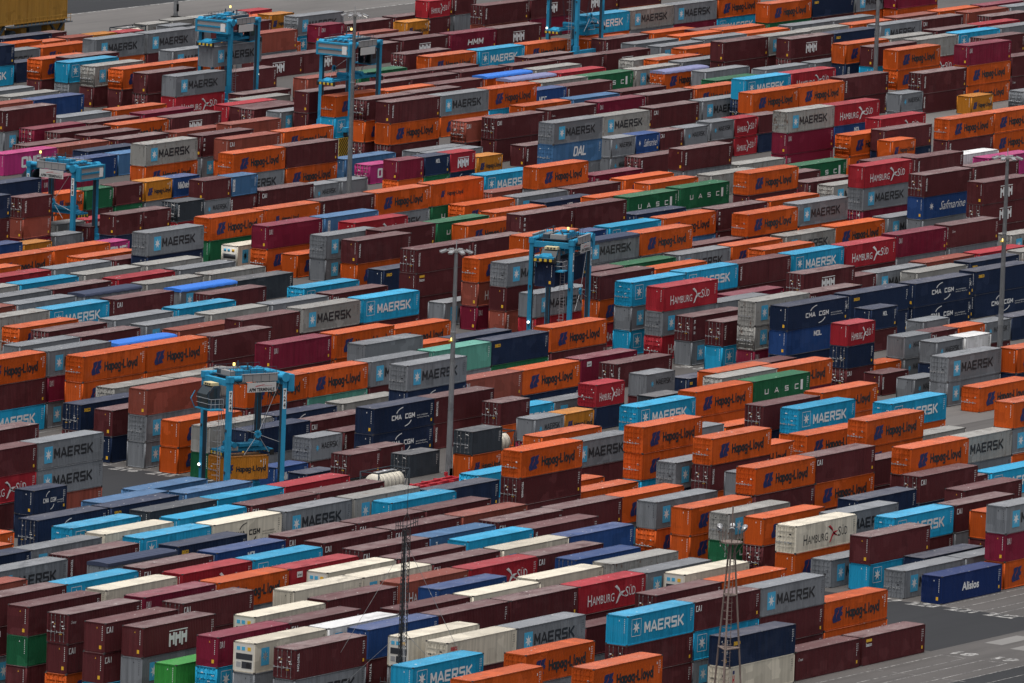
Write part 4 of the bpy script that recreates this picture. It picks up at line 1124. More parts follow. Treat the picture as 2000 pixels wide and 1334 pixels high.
208.03 216.34 0.00 2.59 2 M - p 0.37
186.31 209.86 0.00 2.90 4 O - p -0.41
198.78 209.93 0.00 2.59 2 O - p -0.33
206.61 210.73 0.00 2.59 2 T - p -0.12
212.84 210.73 0.00 2.59 2 A - p -0.49
218.90 210.03 0.00 2.60 2 R - p 0.38
156.41 193.95 2.90 2.90 4 N - p -0.10
156.42 193.94 0.00 2.90 4 B ma d -0.10
177.73 204.23 0.00 2.90 4 G ma p -0.43
190.40 204.23 0.00 2.90 4 O hl p -0.38
182.77 189.61 0.00 2.90 4 O - p -0.31
195.71 189.59 0.00 2.90 4 M - p 0.16
230.72 204.41 0.00 2.90 4 G - p -0.16
224.15 213.27 0.00 2.58 2 Z - p -0.34
231.49 213.96 0.00 2.59 2 X - p 0.21
239.06 214.65 0.00 2.59 2 X - p -0.41
231.95 210.29 0.00 2.59 2 G - p -0.23
245.98 214.87 0.00 2.52 2 X - p 0.34
249.08 212.20 0.00 3.04 2 G - p -0.37
262.54 217.02 0.00 2.09 2 R - p -0.06
243.03 210.80 0.00 2.57 2 T - p 0.34
247.21 208.17 0.00 2.91 4 O - p 0.30
170.47 194.92 0.00 2.90 4 N mol p -0.34
156.35 180.80 2.72 2.90 4 O hl d -0.15
156.37 180.79 0.00 2.72 4 M - p 0.46
154.72 175.00 2.90 2.90 4 B ma p -0.29
154.78 175.00 0.00 2.90 4 G - d -0.27
153.52 169.84 2.90 2.90 4 X ma d -0.05
153.47 169.85 0.00 2.90 4 M - p -0.24
153.70 165.24 2.90 2.90 4 O hl d 0.40
153.71 165.23 0.00 2.90 4 M - p -0.25
166.01 165.24 2.90 2.90 4 O - p 0.11
151.94 159.92 2.90 2.90 4 M hmm p 0.24
151.97 159.88 0.00 2.90 4 M - d 0.22
152.04 155.15 0.00 2.90 4 R hs p 0.19
179.09 174.02 2.90 2.90 4 G ma p 0.28
199.54 185.55 0.00 2.90 4 M - p -0.14
158.67 177.61 3.07 2.90 4 M - p 0.00
158.69 177.58 0.00 3.07 4 G ma p -0.21
135.51 175.89 0.00 2.90 4 G - p 0.32
134.08 170.61 0.00 2.90 4 X - p -0.10
133.47 166.10 0.00 2.90 4 U - p -0.14
121.12 166.10 0.00 2.90 4 T - p 0.34
99.85 147.57 0.00 2.70 4 G ma p 0.36
118.62 151.33 0.00 2.90 4 G - p 0.44
132.42 151.61 0.00 2.90 4 O - p -0.32
131.55 146.45 0.00 2.90 4 D - p -0.13
149.30 144.45 0.00 2.91 4 R hs p 0.30
147.73 139.27 0.00 2.96 4 M - d 0.19
130.68 141.32 0.00 2.90 4 M hmm p 0.40
117.50 141.18 0.00 2.90 4 O hl p -0.47
102.95 144.88 0.00 3.09 4 D - d 0.20
116.69 145.35 0.00 2.90 4 M - p -0.04
103.66 141.18 0.00 2.90 4 M - d 0.50
104.09 136.58 0.00 2.90 4 M - p -0.10
103.23 131.41 0.00 2.90 4 M - p 0.41
117.38 131.57 0.00 2.77 4 T - p -0.40
132.63 133.16 0.00 2.52 4 T - p -0.21
95.04 112.36 2.90 2.90 4 M ten p -0.23
95.05 112.34 0.00 2.90 4 G ma p 0.18
94.19 107.46 0.00 2.90 4 O hl p 0.24
87.67 135.28 0.00 2.90 4 M - d 0.05
89.68 131.77 0.00 2.90 4 T - p 0.13
80.55 111.48 0.00 2.90 4 O hl p -0.00
88.89 126.42 0.00 2.90 4 N - p 0.02
89.41 121.84 0.00 2.90 4 S - p 0.43
80.97 97.99 0.00 2.90 4 G ma p 0.16
306.99 152.80 0.00 2.90 4 E - p 0.20
319.45 152.79 2.90 2.90 4 N seaco p 0.47
319.47 152.75 0.00 2.90 4 M - p -0.18
332.48 152.90 2.80 2.90 4 G ma p 0.28
332.46 152.93 0.00 2.80 4 O - p -0.08
340.36 150.29 2.99 2.90 4 D - p 0.24
340.42 150.29 0.00 2.99 4 O - p -0.28
306.29 148.45 0.00 2.90 4 G - p 0.03
318.62 148.45 0.00 2.90 4 G - p -0.15
291.57 147.25 0.00 2.90 4 O - p 0.45
302.36 143.42 0.00 2.90 4 X - p -0.06
315.43 143.42 0.00 2.90 4 O - p -0.16
330.00 144.20 0.00 2.90 4 T - p 0.00
343.77 144.74 0.00 2.90 4 O - p 0.19
357.18 144.74 0.00 2.90 4 D - p 0.34
330.77 140.05 0.00 2.90 4 M cai p 0.13
345.94 140.93 0.00 2.90 4 T - p 0.01
358.82 140.93 0.00 2.90 4 G - p 0.18
343.69 135.69 0.00 2.90 4 M - d -0.29
318.23 140.05 0.00 2.90 4 G ma p 0.17
278.10 124.30 2.90 2.90 4 N seaco p 0.35
266.48 128.50 2.90 2.90 4 X ma p -0.24
266.49 128.54 0.00 2.90 4 M - d 0.14
265.71 124.26 0.00 2.90 4 M - d -0.14
331.38 130.57 0.00 2.90 4 R - p -0.09
318.78 130.57 0.00 2.90 4 M - p -0.30
278.87 115.18 2.90 2.90 4 X - p -0.19
279.87 111.42 2.90 2.90 4 X - p -0.05
279.92 111.41 0.00 2.90 4 R hs p -0.20
317.84 126.26 0.00 2.90 4 B ma p 0.38
330.47 126.26 0.00 2.90 4 G - p -0.36
314.97 120.18 0.00 2.90 4 M tex d 0.06
266.08 115.18 2.90 2.90 4 O hl p -0.17
266.12 115.18 0.00 2.90 4 N txt p 0.26
266.19 110.49 2.90 2.90 4 M tri p -0.33
266.21 110.50 0.00 2.90 4 B - p -0.04
265.24 105.90 0.00 2.90 4 O hl d -0.21
255.23 88.47 -0.00 2.90 4 O hl p -0.05
271.25 90.40 2.90 2.90 4 M - p -0.39
271.22 90.40 0.00 2.90 4 M c p -0.14
241.03 87.46 0.00 2.90 4 M tex p 0.49
226.67 91.97 0.00 2.90 4 M - p 0.48
211.51 90.22 0.00 2.90 4 M tri d -0.18
199.00 90.16 0.00 2.90 4 M tex d 0.25
213.30 100.12 0.00 2.90 4 N - d 0.03
225.68 100.08 2.90 2.90 4 R hs p 0.40
250.44 119.15 0.00 2.90 4 G - p 0.33
264.26 119.15 0.00 2.90 4 G - p -0.18
220.05 78.77 2.59 2.59 2 G ms p -0.13
220.06 78.76 0.00 2.59 2 G - p 0.33
246.09 82.37 0.00 2.59 2 A hl p -0.26
160.21 61.33 -0.00 2.90 4 D dai p 0.44
194.91 74.59 0.00 2.90 4 U mol p -0.20
185.54 61.73 2.90 2.90 4 R hs p 0.08
172.75 53.25 0.00 3.09 4 N - p -0.28
167.70 55.88 2.53 2.90 4 O hl d -0.13
167.65 55.89 0.00 2.53 4 O hl p 0.33
169.64 50.39 2.43 2.59 2 O hl p 0.01
192.75 55.05 0.00 2.90 4 M tri p 0.33
205.08 55.04 2.90 2.90 4 O hl p 0.40
205.04 55.02 0.00 2.90 4 O hl p -0.06
258.08 80.77 0.00 2.59 2 G - d 0.06
176.99 45.11 0.00 2.90 4 V - p -0.15
178.69 40.65 0.00 2.90 4 P - p -0.30
148.87 34.43 0.00 2.90 4 T - p 0.47
113.16 21.49 -0.00 2.90 4 D - d -0.44
160.53 47.82 0.00 3.22 4 M - p 0.18
168.25 36.89 0.00 2.90 4 M tri p 0.11
150.40 53.35 0.00 2.90 4 E uasc p -0.20
144.78 59.56 0.00 2.90 4 X - p 0.07
119.02 42.13 2.54 2.90 4 O - p 0.45
119.06 42.13 0.00 2.54 4 D dai d 0.13
258.59 214.02 0.00 2.72 2 R - p 0.35
236.88 195.77 2.59 2.59 2 A hl p -0.28
236.90 195.76 0.00 2.59 2 R hs p 0.08
233.04 188.57 2.90 2.90 4 G ma d -0.08
233.05 188.57 0.00 2.90 4 B ma p -0.10
214.21 188.76 0.00 2.90 4 O hl p 0.15
206.40 179.04 0.00 2.90 4 G ma p 0.07
215.48 184.40 0.00 2.90 4 O hl p -0.39
230.50 182.79 2.59 2.59 2 D dai p 0.01
230.51 182.76 0.00 2.59 2 M - p -0.09
253.84 193.59 0.00 2.90 4 M cai d -0.43
268.05 194.19 0.00 2.90 4 M - p -0.06
265.73 190.64 0.00 2.59 2 A hl p 0.36
241.44 184.29 0.00 2.90 4 T - p 0.05
241.36 179.98 0.00 2.90 4 M - p 0.21
227.33 179.27 0.00 2.90 4 M - p 0.26
241.28 175.47 0.00 2.90 4 M hmm p -0.39
273.00 191.58 2.59 2.59 2 R hs p 0.33
272.98 191.56 0.00 2.59 2 M ten p 0.46
280.06 191.58 2.59 2.59 2 M tri p 0.06
280.10 191.55 0.00 2.59 2 G - p 0.28
269.15 179.30 0.00 2.90 4 T - p -0.48
225.34 164.79 0.00 2.90 4 M - d 0.09
225.42 160.44 0.00 2.90 4 O hl p -0.29
238.45 160.44 0.00 2.90 4 B ma p -0.20
164.53 141.58 2.90 2.90 4 T - p 0.12
164.57 141.58 0.00 2.90 4 M - p 0.42
150.39 132.07 0.00 2.90 4 M hmm p -0.16
198.86 155.20 0.00 2.90 4 E - p 0.26
198.07 150.67 0.00 2.90 4 M - p 0.18
210.79 150.67 0.00 2.90 4 M - p 0.33
198.46 146.24 0.00 2.90 4 M - p -0.38
211.58 146.40 0.00 2.90 4 M - p -0.13
186.15 146.24 0.00 2.90 4 M - p 0.24
195.33 140.06 0.00 2.90 4 M - p 0.45
182.75 140.06 0.00 2.90 4 O - p 0.22
183.70 136.29 0.00 2.90 4 M - p -0.46
126.69 107.31 5.79 2.90 4 M tri d 0.10
126.65 107.32 2.90 2.90 4 O hl p 0.30
126.65 107.35 -0.00 2.90 4 M - d 0.18
126.80 103.34 -0.00 2.90 4 M - d -0.48
161.24 117.41 0.00 2.90 4 O hl p 0.05
176.08 118.96 0.00 2.60 4 B - p -0.36
148.73 126.53 0.00 2.90 4 B ma p 0.31
139.30 99.31 2.62 2.90 4 T cai d 0.45
139.25 99.30 0.00 2.62 4 M - p -0.35
141.84 96.03 0.00 3.17 4 M - p -0.46
123.41 96.75 0.00 2.90 4 G - p -0.32
123.31 94.10 0.00 2.90 4 G - p 0.32
108.56 82.00 2.59 2.59 2 R hmm p 0.18
108.58 81.99 0.00 2.59 2 N cma p -0.27
102.33 82.00 2.59 2.59 2 N mol p 0.46
102.31 81.98 0.00 2.59 2 E uasc d 0.39
127.11 89.44 0.00 2.59 2 A hl p 0.09
95.97 82.00 0.00 2.59 2 O hl d 0.44
107.54 93.94 0.00 2.59 2 P one d -0.19
108.56 98.47 0.00 2.90 4 S txt p -0.16
162.36 150.88 0.00 2.90 4 M - p -0.02
156.56 147.03 0.00 2.85 4 X - p -0.27
149.20 141.84 0.00 2.87 4 M - p -0.25
148.54 135.32 0.00 2.90 4 G ma p 0.38
126.74 128.96 0.00 3.39 4 T - p 0.11
128.76 121.67 0.00 2.90 4 O hl p 0.13
93.59 97.96 0.00 2.90 4 O hl p -0.44
209.55 140.78 0.00 2.90 4 H - p 0.49
282.04 179.31 2.90 2.90 4 M hmm p -0.14
282.05 179.32 0.00 2.90 4 D dai p -0.36
294.65 179.31 2.90 2.90 4 M hmm p 0.20
294.67 179.32 0.00 2.90 4 M cai d -0.14
306.96 179.31 2.90 2.90 4 M - p -0.22
306.94 179.34 0.00 2.90 4 O hl p 0.24
268.88 161.36 0.00 2.90 4 O hl p 0.05
281.31 161.35 0.00 2.90 4 G - p -0.18
293.67 161.36 0.00 2.90 4 D - p -0.26
306.26 161.37 2.90 2.90 4 O hl p -0.27
306.23 161.40 0.00 2.90 4 B ma p 0.17
289.49 154.50 0.00 2.83 4 M - p -0.10
280.96 157.05 0.00 2.82 4 O - p -0.10
265.16 155.60 0.00 3.08 4 M tri p 0.27
279.22 151.42 0.00 2.95 4 O - p 0.43
292.02 151.81 0.00 2.99 4 O - p 0.09
264.87 150.31 0.00 2.90 4 G - p -0.36
279.26 147.25 0.00 2.90 4 G - p 0.22
264.84 145.88 0.00 2.90 4 G ma p -0.25
264.89 141.62 0.00 2.90 4 O hl p 0.07
254.23 128.47 0.00 2.90 4 M - p -0.31
251.20 160.44 0.00 2.90 4 O hl p 0.08
265.97 158.75 0.00 2.71 4 O hl p -0.20
235.98 150.47 0.00 2.90 4 M - p -0.15
237.61 146.14 0.00 2.90 4 M - p -0.03
249.79 145.88 0.00 2.90 4 M hmm p 0.47
224.73 146.14 0.00 2.90 4 M - p 0.19
223.26 141.11 0.00 2.90 4 X - p 0.22
208.97 136.37 0.00 2.90 4 J - p 0.42
222.28 136.37 0.00 2.90 4 R - p 0.34
209.52 131.45 0.00 2.90 4 X - p -0.18
196.98 131.45 0.00 2.90 4 O - p -0.32
196.02 126.54 0.00 2.90 4 U mcc d 0.40
208.35 126.54 0.00 2.90 4 M tex p 0.05
221.83 131.45 0.00 2.90 4 E uasc p 0.26
234.82 131.45 0.00 2.90 4 X ma p 0.13
245.83 138.83 0.00 2.85 4 X - d -0.26
248.33 136.13 0.00 2.94 4 O - d -0.48
249.39 132.64 0.00 2.90 4 G ma p -0.45
235.85 127.33 0.00 2.90 4 J hl d -0.05
240.73 123.40 0.00 2.90 4 G - p 0.39
231.93 116.33 0.00 2.90 4 E - p -0.22
220.67 112.64 0.00 2.90 4 O hl p 0.00
208.43 117.63 0.00 2.90 4 M - p -0.40
194.71 116.90 0.00 2.90 4 S - p -0.26
207.57 112.64 0.00 2.90 4 M - p -0.44
194.65 112.64 0.00 2.90 4 D dai p -0.37
179.40 115.38 0.00 3.19 4 O - p -0.45
180.56 111.79 0.00 2.90 4 M c p -0.43
207.48 103.50 0.00 2.90 4 G ma p 0.08
123.23 75.30 -0.00 2.90 4 G - p -0.47
140.36 76.79 2.59 2.59 2 G ms p 0.37
140.30 76.79 0.00 2.59 2 G ms p 0.11
146.52 76.79 2.59 2.59 2 U saf p 0.30
146.56 76.76 0.00 2.59 2 O hl d 0.11
152.70 76.79 2.59 2.59 2 M cai p 0.28
152.74 76.75 0.00 2.59 2 N cma d -0.18
159.05 76.79 2.59 2.59 2 G ms p 0.15
159.06 76.81 0.00 2.59 2 G ma d -0.17
168.00 78.10 2.59 2.59 2 G ms p -0.41
167.96 78.07 0.00 2.59 2 M - p 0.27
174.21 78.10 2.59 2.59 2 R hs p -0.41
174.24 78.09 0.00 2.59 2 R hs p 0.04
180.45 78.10 2.59 2.59 2 M - p 0.09
180.46 78.11 0.00 2.59 2 N - p 0.10
140.78 90.61 0.00 2.90 4 M tri p -0.17
141.56 72.99 0.00 2.90 4 M tri d 0.24
132.63 60.68 0.00 2.90 4 G - p 0.28
107.63 75.89 0.00 2.90 4 B ma p -0.19
99.49 62.51 0.00 2.90 4 G ma p -0.22
""".strip().split('\n')
PLAIN = {'W': 'refrigerated container', 'Z': 'tank container'}
def place_container(x, y, z, h, size, c, logo, end, label, group, rot=0.0):
    nm = 'tank_container' if c == 'Z' else 'refrigerated_container' if end == 'r' else 'shipping_container'
    r = link(nm, None); r.location = (x, y, z); r.rotation_euler = (0, 0, rot); r.empty_display_size = .5
    tag(r, label, 'container', group)
    for pn, me, sub in parts_of(size, h, c, logo, end):
        o = link(pn, me, r)
        for sn, sm in sub: link(sn, sm, o)
    return r
rest = []
for i, ln in enumerate(DATA):
    f = ln.split('|'); a = f[0].split()
    x, y, z, h = (float(q) for q in a[:4]); size, c, logo, end, tone = a[4], a[5], a[6], a[7], float(a[8])
    if i < NIND: place_container(x, y, z, h, size, c, logo, end, f[1], 'containers stacked in the yard')
    else: rest.append((x, y, z, h, size, c, logo, end, tone))
# everything past the three hundred that show largest: one mass
V_, F_, FS_, MI_, T_ = [], [], [], [], []; mats = []; nv = 0
_arr = {}
def arrays(me):
    if me.name not in _arr:
        v = np.empty(len(me.vertices) * 3, np.float32); me.vertices.foreach_get('co', v)
        l = np.empty(len(me.loops), np.int32); me.loops.foreach_get('vertex_index', l)
        t = np.empty(len(me.polygons), np.int32); me.polygons.foreach_get('loop_total', t)
        m = np.empty(len(me.polygons), np.int32); me.polygons.foreach_get('material_index', m)
        _arr[me.name] = (v.reshape(-1, 3), l, t, m, list(me.materials))
    return _arr[me.name]
for x, y, z, h, size, c, logo, end, tone in rest:
    for pn, me, sub in parts_of(size, h, c, logo, end):
        for mm in [me] + [s[1] for s in sub]:
            v, l, t, m, ml = arrays(mm)
            lut = []
            for q in ml:
                if q not in mats: mats.append(q)
                lut.append(mats.index(q))
            V_.append(v + np.array((x, y, z), np.float32)); F_.append(l + nv); FS_.append(t); MI_.append(np.array(lut, np.int32)[m]); T_.append(np.full(len(v), (tone + .5) * .98 + .01, np.float32)); nv += len(v)
me = bpy.data.meshes.new('far_stacked_containers')
v = np.concatenate(V_); l = np.concatenate(F_); t = np.concatenate(FS_); mi = np.concatenate(MI_)
me.vertices.add(len(v)); me.vertices.foreach_set('co', v.ravel())
me.loops.add(len(l)); me.loops.foreach_set('vertex_index', l)
me.polygons.add(len(t)); st = np.zeros(len(t), np.int32); st[1:] = np.cumsum(t)[:-1]
me.polygons.foreach_set('loop_start', st); me.polygons.foreach_set('loop_total', t)
for q in mats: me.materials.append(q)
me.polygons.foreach_set('material_index', mi)
at = me.attributes.new('tone', 'FLOAT', 'POINT'); at.data.foreach_set('value', np.concatenate(T_))
me.update(calc_edges=True); me.validate()
tag(link('stacked_containers', me), 'closely packed rows of mixed coloured containers filling the rest of the yard', 'containers', None, 'stuff')

# ------------------------------------------------------------------ ground, roads and painted lines
def ground_mat(name, c, var=.25, stain=.35, sc=.05):
    m, nt, b = nodes(name)
    g = nt.nodes.new('ShaderNodeNewGeometry').outputs['Position']
    n1 = noise(nt, mapv(nt, g, (.35, 1, 1)), sc, 6, .65)
    col = mixc(nt, ramp(nt, n1, .3, .7), tuple(x * (1 - var) for x in c), tuple(x * (1 + var) for x in c))
    n2 = noise(nt, mapv(nt, g, (.06, 1, 1)), .9, 4, .6)                  # tyre lanes run along the rows
    col = mixc(nt, ramp(nt, n2, .5, .72, 0, stain), col, tuple(x * .45 for x in c))
    n3 = noise(nt, g, .8, 8, .75)
    col = mixc(nt, ramp(nt, n3, .56, .7, 0, stain), col, tuple(x * .5 for x in c))
    nt.links.new(col, b.inputs['Base Color']); b.inputs['Roughness'].default_value = .85
    return m
CONC = ground_mat('yard_concrete', (.082, .075, .070)); ASPH = ground_mat('road_asphalt', (.017, .0175, .019), .2, .3)
PALE = ground_mat('pale_concrete', (.135, .126, .118)); SLAB = ground_mat('new_slab', (.19, .183, .172), .12, .2)
def worn_paint():
    m, nt, b = nodes('worn_white_line')
    g = nt.nodes.new('ShaderNodeNewGeometry').outputs['Position']
    n = noise(nt, g, 1.3, 6, .7); nt.links.new(mixc(nt, ramp(nt, n, .38, .58), (.40, .39, .37), (.09, .087, .083)), b.inputs['Base Color'])
    b.inputs['Roughness'].default_value = .8
    return m
LINE = worn_paint()
def sheet(name, x0, x1, y0, y1, z, mat, n=1):
    mb = MB()
    mb.face([(x0, y0, z), (x1, y0, z), (x1, y1, z), (x0, y1, z)], mat)
    return tag(link(name, mb.mesh(name)), None, None, None, 'structure')
sheet('ground', -6000, 9000, -6000, 9000, 0, CONC)
sheet('road', -179.6, -153.5, -160.2, -20, .004, ASPH)
sheet('road', -153.45, -133.6, -62, 70, .004, ASPH)
sheet('road', -400, 700, 243.5, 262, .004, ASPH)
sheet('pavement', -400, 700, 219.5, 243.45, .004, PALE)
sheet('pavement', -420, -179.7, -260, -171.5, .004, ASPH)
sheet('pavement', -60, 20, -79, -69.2, .004, PALE)
sheet('pavement', 226, 290, 78, 88.6, .004, PALE)
for q in ((-171, -164.5, -163.4, -161.4), (-172.5, -160, -167.4, -165.2), (-166, -150, -171.3, -169.0)): sheet('pavement', *q, .008, SLAB)
ln = MB()
def line(x0, y0, x1, y1, w=.13):
    d = Vector((x1 - x0, y1 - y0, 0)).normalized(); s = Vector((-d.y, d.x, 0)) * w / 2
    a, b = Vector((x0, y0, .012)), Vector((x1, y1, .012))
    ln.face([a - s, b - s, b + s, a + s], LINE)
def slot(x_end, y0, length, sgn, ticks=True, width=2.78, closed=True):
    x1 = x_end + sgn * length
    for y in (y0, y0 + width): line(x_end, y, x1, y)
    if closed: line(x_end, y0, x_end, y0 + width)
    if ticks:
        k = 0
        while (k := k + 1) * 12.9 < length:
            for y in (y0, y0 + width): line(x_end + sgn * k * 12.9, y - .9, x_end + sgn * k * 12.9, y + .9, .11)
def painted_number(txt, x, y, h=2.3, w=3.4):
    put_text(ln, txt, -w / 2, w / 2, 0, h, LINE, lambda a, b: (x - h / 2 + b, y - a, .012), .05)
for k in range(4): slot(-153.4, -155.6 - 4.72 * k + 9.5, 170, 1, False)
for k, t in enumerate(('219', '220', '221', '222')): painted_number(t, -153.6 - .2 * k, -139.6 - 4.72 * k)
for k in range(3): slot(-180.8, -164.95 - 4.7 * k, 140, -1)
for k, t in enumerate(('18', '19')): painted_number(t, -178.6, -163.6 - 4.7 * k, 2.2, 2.6)
for k in range(9): painted_number(str(214 + k), -134.4, -42.2 + 4.85 * k)
for k in range(9): slot(-132.6, -43.6 + 4.85 * k, 60, 1, False)
for k in range(5): slot(-14.6, -33.2 + 4.85 * k, 60, 1, False); painted_number(str(31 + k), -15.8, -31.6 + 4.85 * k)
for y in (219.2, 243.6): line(-400, y, 700, y, .5)
line(-130, -57.9, -100, -57.9)
tag(link('road_marking', ln.mesh('road_marking')), None, None, None, 'structure')

# ------------------------------------------------------------------ straddle carriers
SIGNW = simple('dirty_white_board', (.50, .49, .47), .6)
BL = MB_BLUE
_car = {}
def beam(mb, a, b, w, h, mat):
    """a box section between two points"""
    a, b = Vector(a), Vector(b); d = (b - a); L = d.length; q = d.to_track_quat('X', 'Z').to_matrix().to_4x4(); q.translation = a
    mb.box((0, -w / 2, -h / 2), (L, w / 2, h / 2), mat, q)
def straddle_carrier(x, y, yaw, num, H, zs, ls, label, light=True):
    """H = height of the legs, zs = spreader height, ls = spreader length"""
    D, Y = 3.4, 2.45
    r = link('straddle_carrier', None, None, (x, y, 0)); r.rotation_euler = (0, 0, yaw)
    tag(r, label, 'straddle carrier', 'straddle carriers working over the rows')
    def part(name, mb, parent=r): return link(name, mb.mesh(name), parent)
    for sx in (-1, 1):
        for sy in (-1, 1):
            m = MB(); m.box((sx * D - .27, sy * Y - .25, 1.5), (sx * D + .27, sy * Y + .25, H), BL)
            m.box((sx * D - .36, sy * Y - .34, 1.45), (sx * D + .36, sy * Y + .34, 2.3), BL)
            m.box((sx * D - .22, sy * Y - .262 if sy > 0 else sy * Y + .252, 2.5), (sx * D + .22, sy * Y - .252 if sy > 0 else sy * Y + .262, H - .4), MB_DARK); m.box((sx * D - sx * .27 - .02, sy * Y - .2, 2.5), (sx * D - sx * .27 + .02, sy * Y + .2, H - .5), MB_DARK)  # dark sheets on the inner leg faces, shade painted as colour
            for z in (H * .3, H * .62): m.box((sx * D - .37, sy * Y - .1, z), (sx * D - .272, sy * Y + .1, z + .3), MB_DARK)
            if sy < 0:
                m.box((sx * D - .2, -Y - .262, H - 3.1), (sx * D + .2, -Y - .252, H - .9), WHITE)
                for k, ch in enumerate(num):
                    put_text(m, ch, sx * D - .14, sx * D + .14, H - 1.6 - .7 * k, H - 1.05 - .7 * k, BLACK, lambda a, b: (a, -Y - .268, b), .04)
            part('leg', m)
            if sx < 0 and sy > 0:
                t = MB(); t.tube((-D - .38, Y, 4.6), (-D - .5, Y, 4.6), .14, LAMP, n=10); part('work_lamp', t)
    for sy in (-1, 1):
        m = MB(); m.box((-4.9, sy * Y - .32, 1.0), (4.9, sy * Y + .32, 1.62), BL)
        for xx in (-4.0, -1.5, 1.5, 4.0): m.box((xx - .25, sy * Y - .5, .6), (xx + .25, sy * Y + .5, 1.1), BL)
        part('bottom_beam', m)
        for xx in (-4.0, -1.5, 1.5, 4.0):
            w = MB(); w.lathe([(-.24, .3), (-.24, .66), (-.16, .74), (.16, .74), (.24, .66), (.24, .3)], RUBBER, 20)
            w.lathe([(-.25, .02), (-.25, .32), (.25, .32), (.25, .02)], BL, 12)
            w.v = [(b + xx, a + sy * Y, c + .76) for a, b, c in w.v]; part('wheel', w)
        m = MB(); m.tube((-D - .2, sy * Y, H + .34), (D + .2, sy * Y, H + .34), .30, BL, n=14)
        m.box((-D - .34, sy * Y - .32, H - .05), (-D + .34, sy * Y + .32, H + .6), BL); m.tube((D, sy * Y - .42, H + .3), (D, sy * Y + .42, H + .3), .5, BL, n=18)
        part('top_beam', m)
        g = MB(); g.box((-2.0, sy * (Y + .34) - .12, H + .0), (2.3, sy * (Y + .34) + .12, H + .78), MB_GREY); g.box((-2.1, sy * (Y + .34) - .15, H + .78), (2.4, sy * (Y + .34) + .15, H + .84), ALU)
        for k in range(4): g.box((-1.9 + k * 1.05, sy * (Y + .34) - .135, H + .06), (-1.86 + k * 1.05, sy * (Y + .34) + .135, H + .74), MB_DARK)
        part('side_panel', g)
        s = MB(); q = sy * (Y + .50); s.box((-1.5, q - .03, H - 1.12), (2.1, q + .03, H - .1), SIGNW)
        if sy < 0:
            put_text(s, 'APM TERMINALS', -1.3, 1.9, H - 1.04, H - .66, BLACK, lambda a, b: (a, q - .036, b), .04)
            for k in range(3): s.face([(-.6 + k * .35, q - .036, H - .56 + .06 * k), (-.3 + k * .35, q - .036, H - .52 + .06 * k), (.05 + k * .35, q - .036, H - .38 + .04 * k), (-.35 + k * .35, q - .036, H - .43 + .05 * k)], RED)
            put_text(s, 'Lifting Global Trade', .3, 1.6, H - .52, H - .42, RED, lambda a, b: (a, q - .036, b), .01)
        part('sign_board', s)
    for sx in (-1, 1):
        m = MB(); m.box((sx * D - .26, -Y + .25, H - .45), (sx * D + .26, Y - .25, H + .2), BL); part('cross_beam', m)
    # machinery deck
    m = MB(); m.box((-2.9, -1.6, H + .42), (2.9, 1.6, H + .5), MB_DARK)
    m.box((-1.9, -1.2, H + .5), (-.1, .3, H + 1.0), BL); m.box((.02, -1.2, H + .5), (1.7, .3, H + 1.1), BL); m.box((-.6, -.8, H + 1.1), (.4, .0, H + 1.32), BL)
    m.box((-2.6, .7, H + .5), (1.2, 1.45, H + .95), MB_DARK); m.box((-2.7, -1.4, H + .5), (-2.1, .5, H + 1.0), MB_GREY); m.box((1.3, .5, H + .5), (1.9, 1.4, H + .9), MB_GREY)
    for k in range(9): m.box((-2.5 + k * .4, .72, H + .95), (-2.3 + k * .4, 1.42, H + 1.02), ALU)
    for yy in (-1.2, -.4, .5, 1.3): m.tube((1.9, yy, H + .75), (2.7, yy, H + .75), .18, BL, n=10)
    for k in range(7):
        m.tube((-2.6 + .4 * k, -1.35 + .3 * (k % 3), H + .5), (-2.4 + .55 * k, -.9 + .25 * (k % 4), H + 1.25 + .1 * (k % 3)), .05, MB_DARK, n=5)
    for yy in (-1.0, .9): m.tube((-.3, yy, H + .9), (-.3, yy, H + 1.75), .09, MB_DARK, n=8)
    for k in range(5): m.tube((-2.4 + k, -1.5, H + .3), (-1.6 + k, -1.55, H - .5), .06, MB_DARK, n=5)
    for k in range(6): m.box((-2.6 + k * .95, -1.3, H - .25), (-2.1 + k * .95, 1.3, H + .42), MB_DARK)
    part('machinery_deck', m)
    m = MB()
    for sy in (-1, 1):
        for xx in np.linspace(-2.9, 2.9, 8): m.tube((xx, sy * 1.72, H + .42), (xx, sy * 1.72, H + 1.35), .022, MB_DARK, n=5)
        for z in (.9, 1.35): m.tube((-2.9, sy * 1.72, H + z), (2.9, sy * 1.72, H + z), .022, MB_DARK, n=5)
    part('railing', m)
    # engine housing at one end
    m = MB(); a, b = D + .42, D + 1.15; z0, z1 = H - 1.25, H + .55
    for q in ((a, -Y - .3, z0, b, Y + .3, z0 + .22), (a, -Y - .3, z1 - .22, b, Y + .3, z1), (a, -Y - .3, z0 + .22, b, -Y, z1 - .22), (a, Y, z0 + .22, b, Y + .3, z1 - .22), (a, -Y, (z0 + z1) / 2 - .12, b, Y, (z0 + z1) / 2 + .12)):
        m.box(q[:3], q[3:], BL)
    m.box((a + .1, -Y, z0 + .22), (b - .08, Y, (z0 + z1) / 2 - .12), MB_GREY); m.box((a + .1, -Y, (z0 + z1) / 2 + .12), (b - .08, Y, z1 - .22), MB_GREY)
    m.box((b - .06, Y - .95, z0 + .3), (b + .02, Y - .2, z1 - .4), WHITE)
    part('engine_housing', m)
    # cab on the other end
    m = MB(); x0, x1 = -D - 2.0, -D - .42; ya, yb = -1.25, .85; zc = H - 2.9
    pts = [(x0 + .15, zc), (x1, zc), (x1, H - .5), (x0 + .75, H - .5), (x0, H - 1.4)]
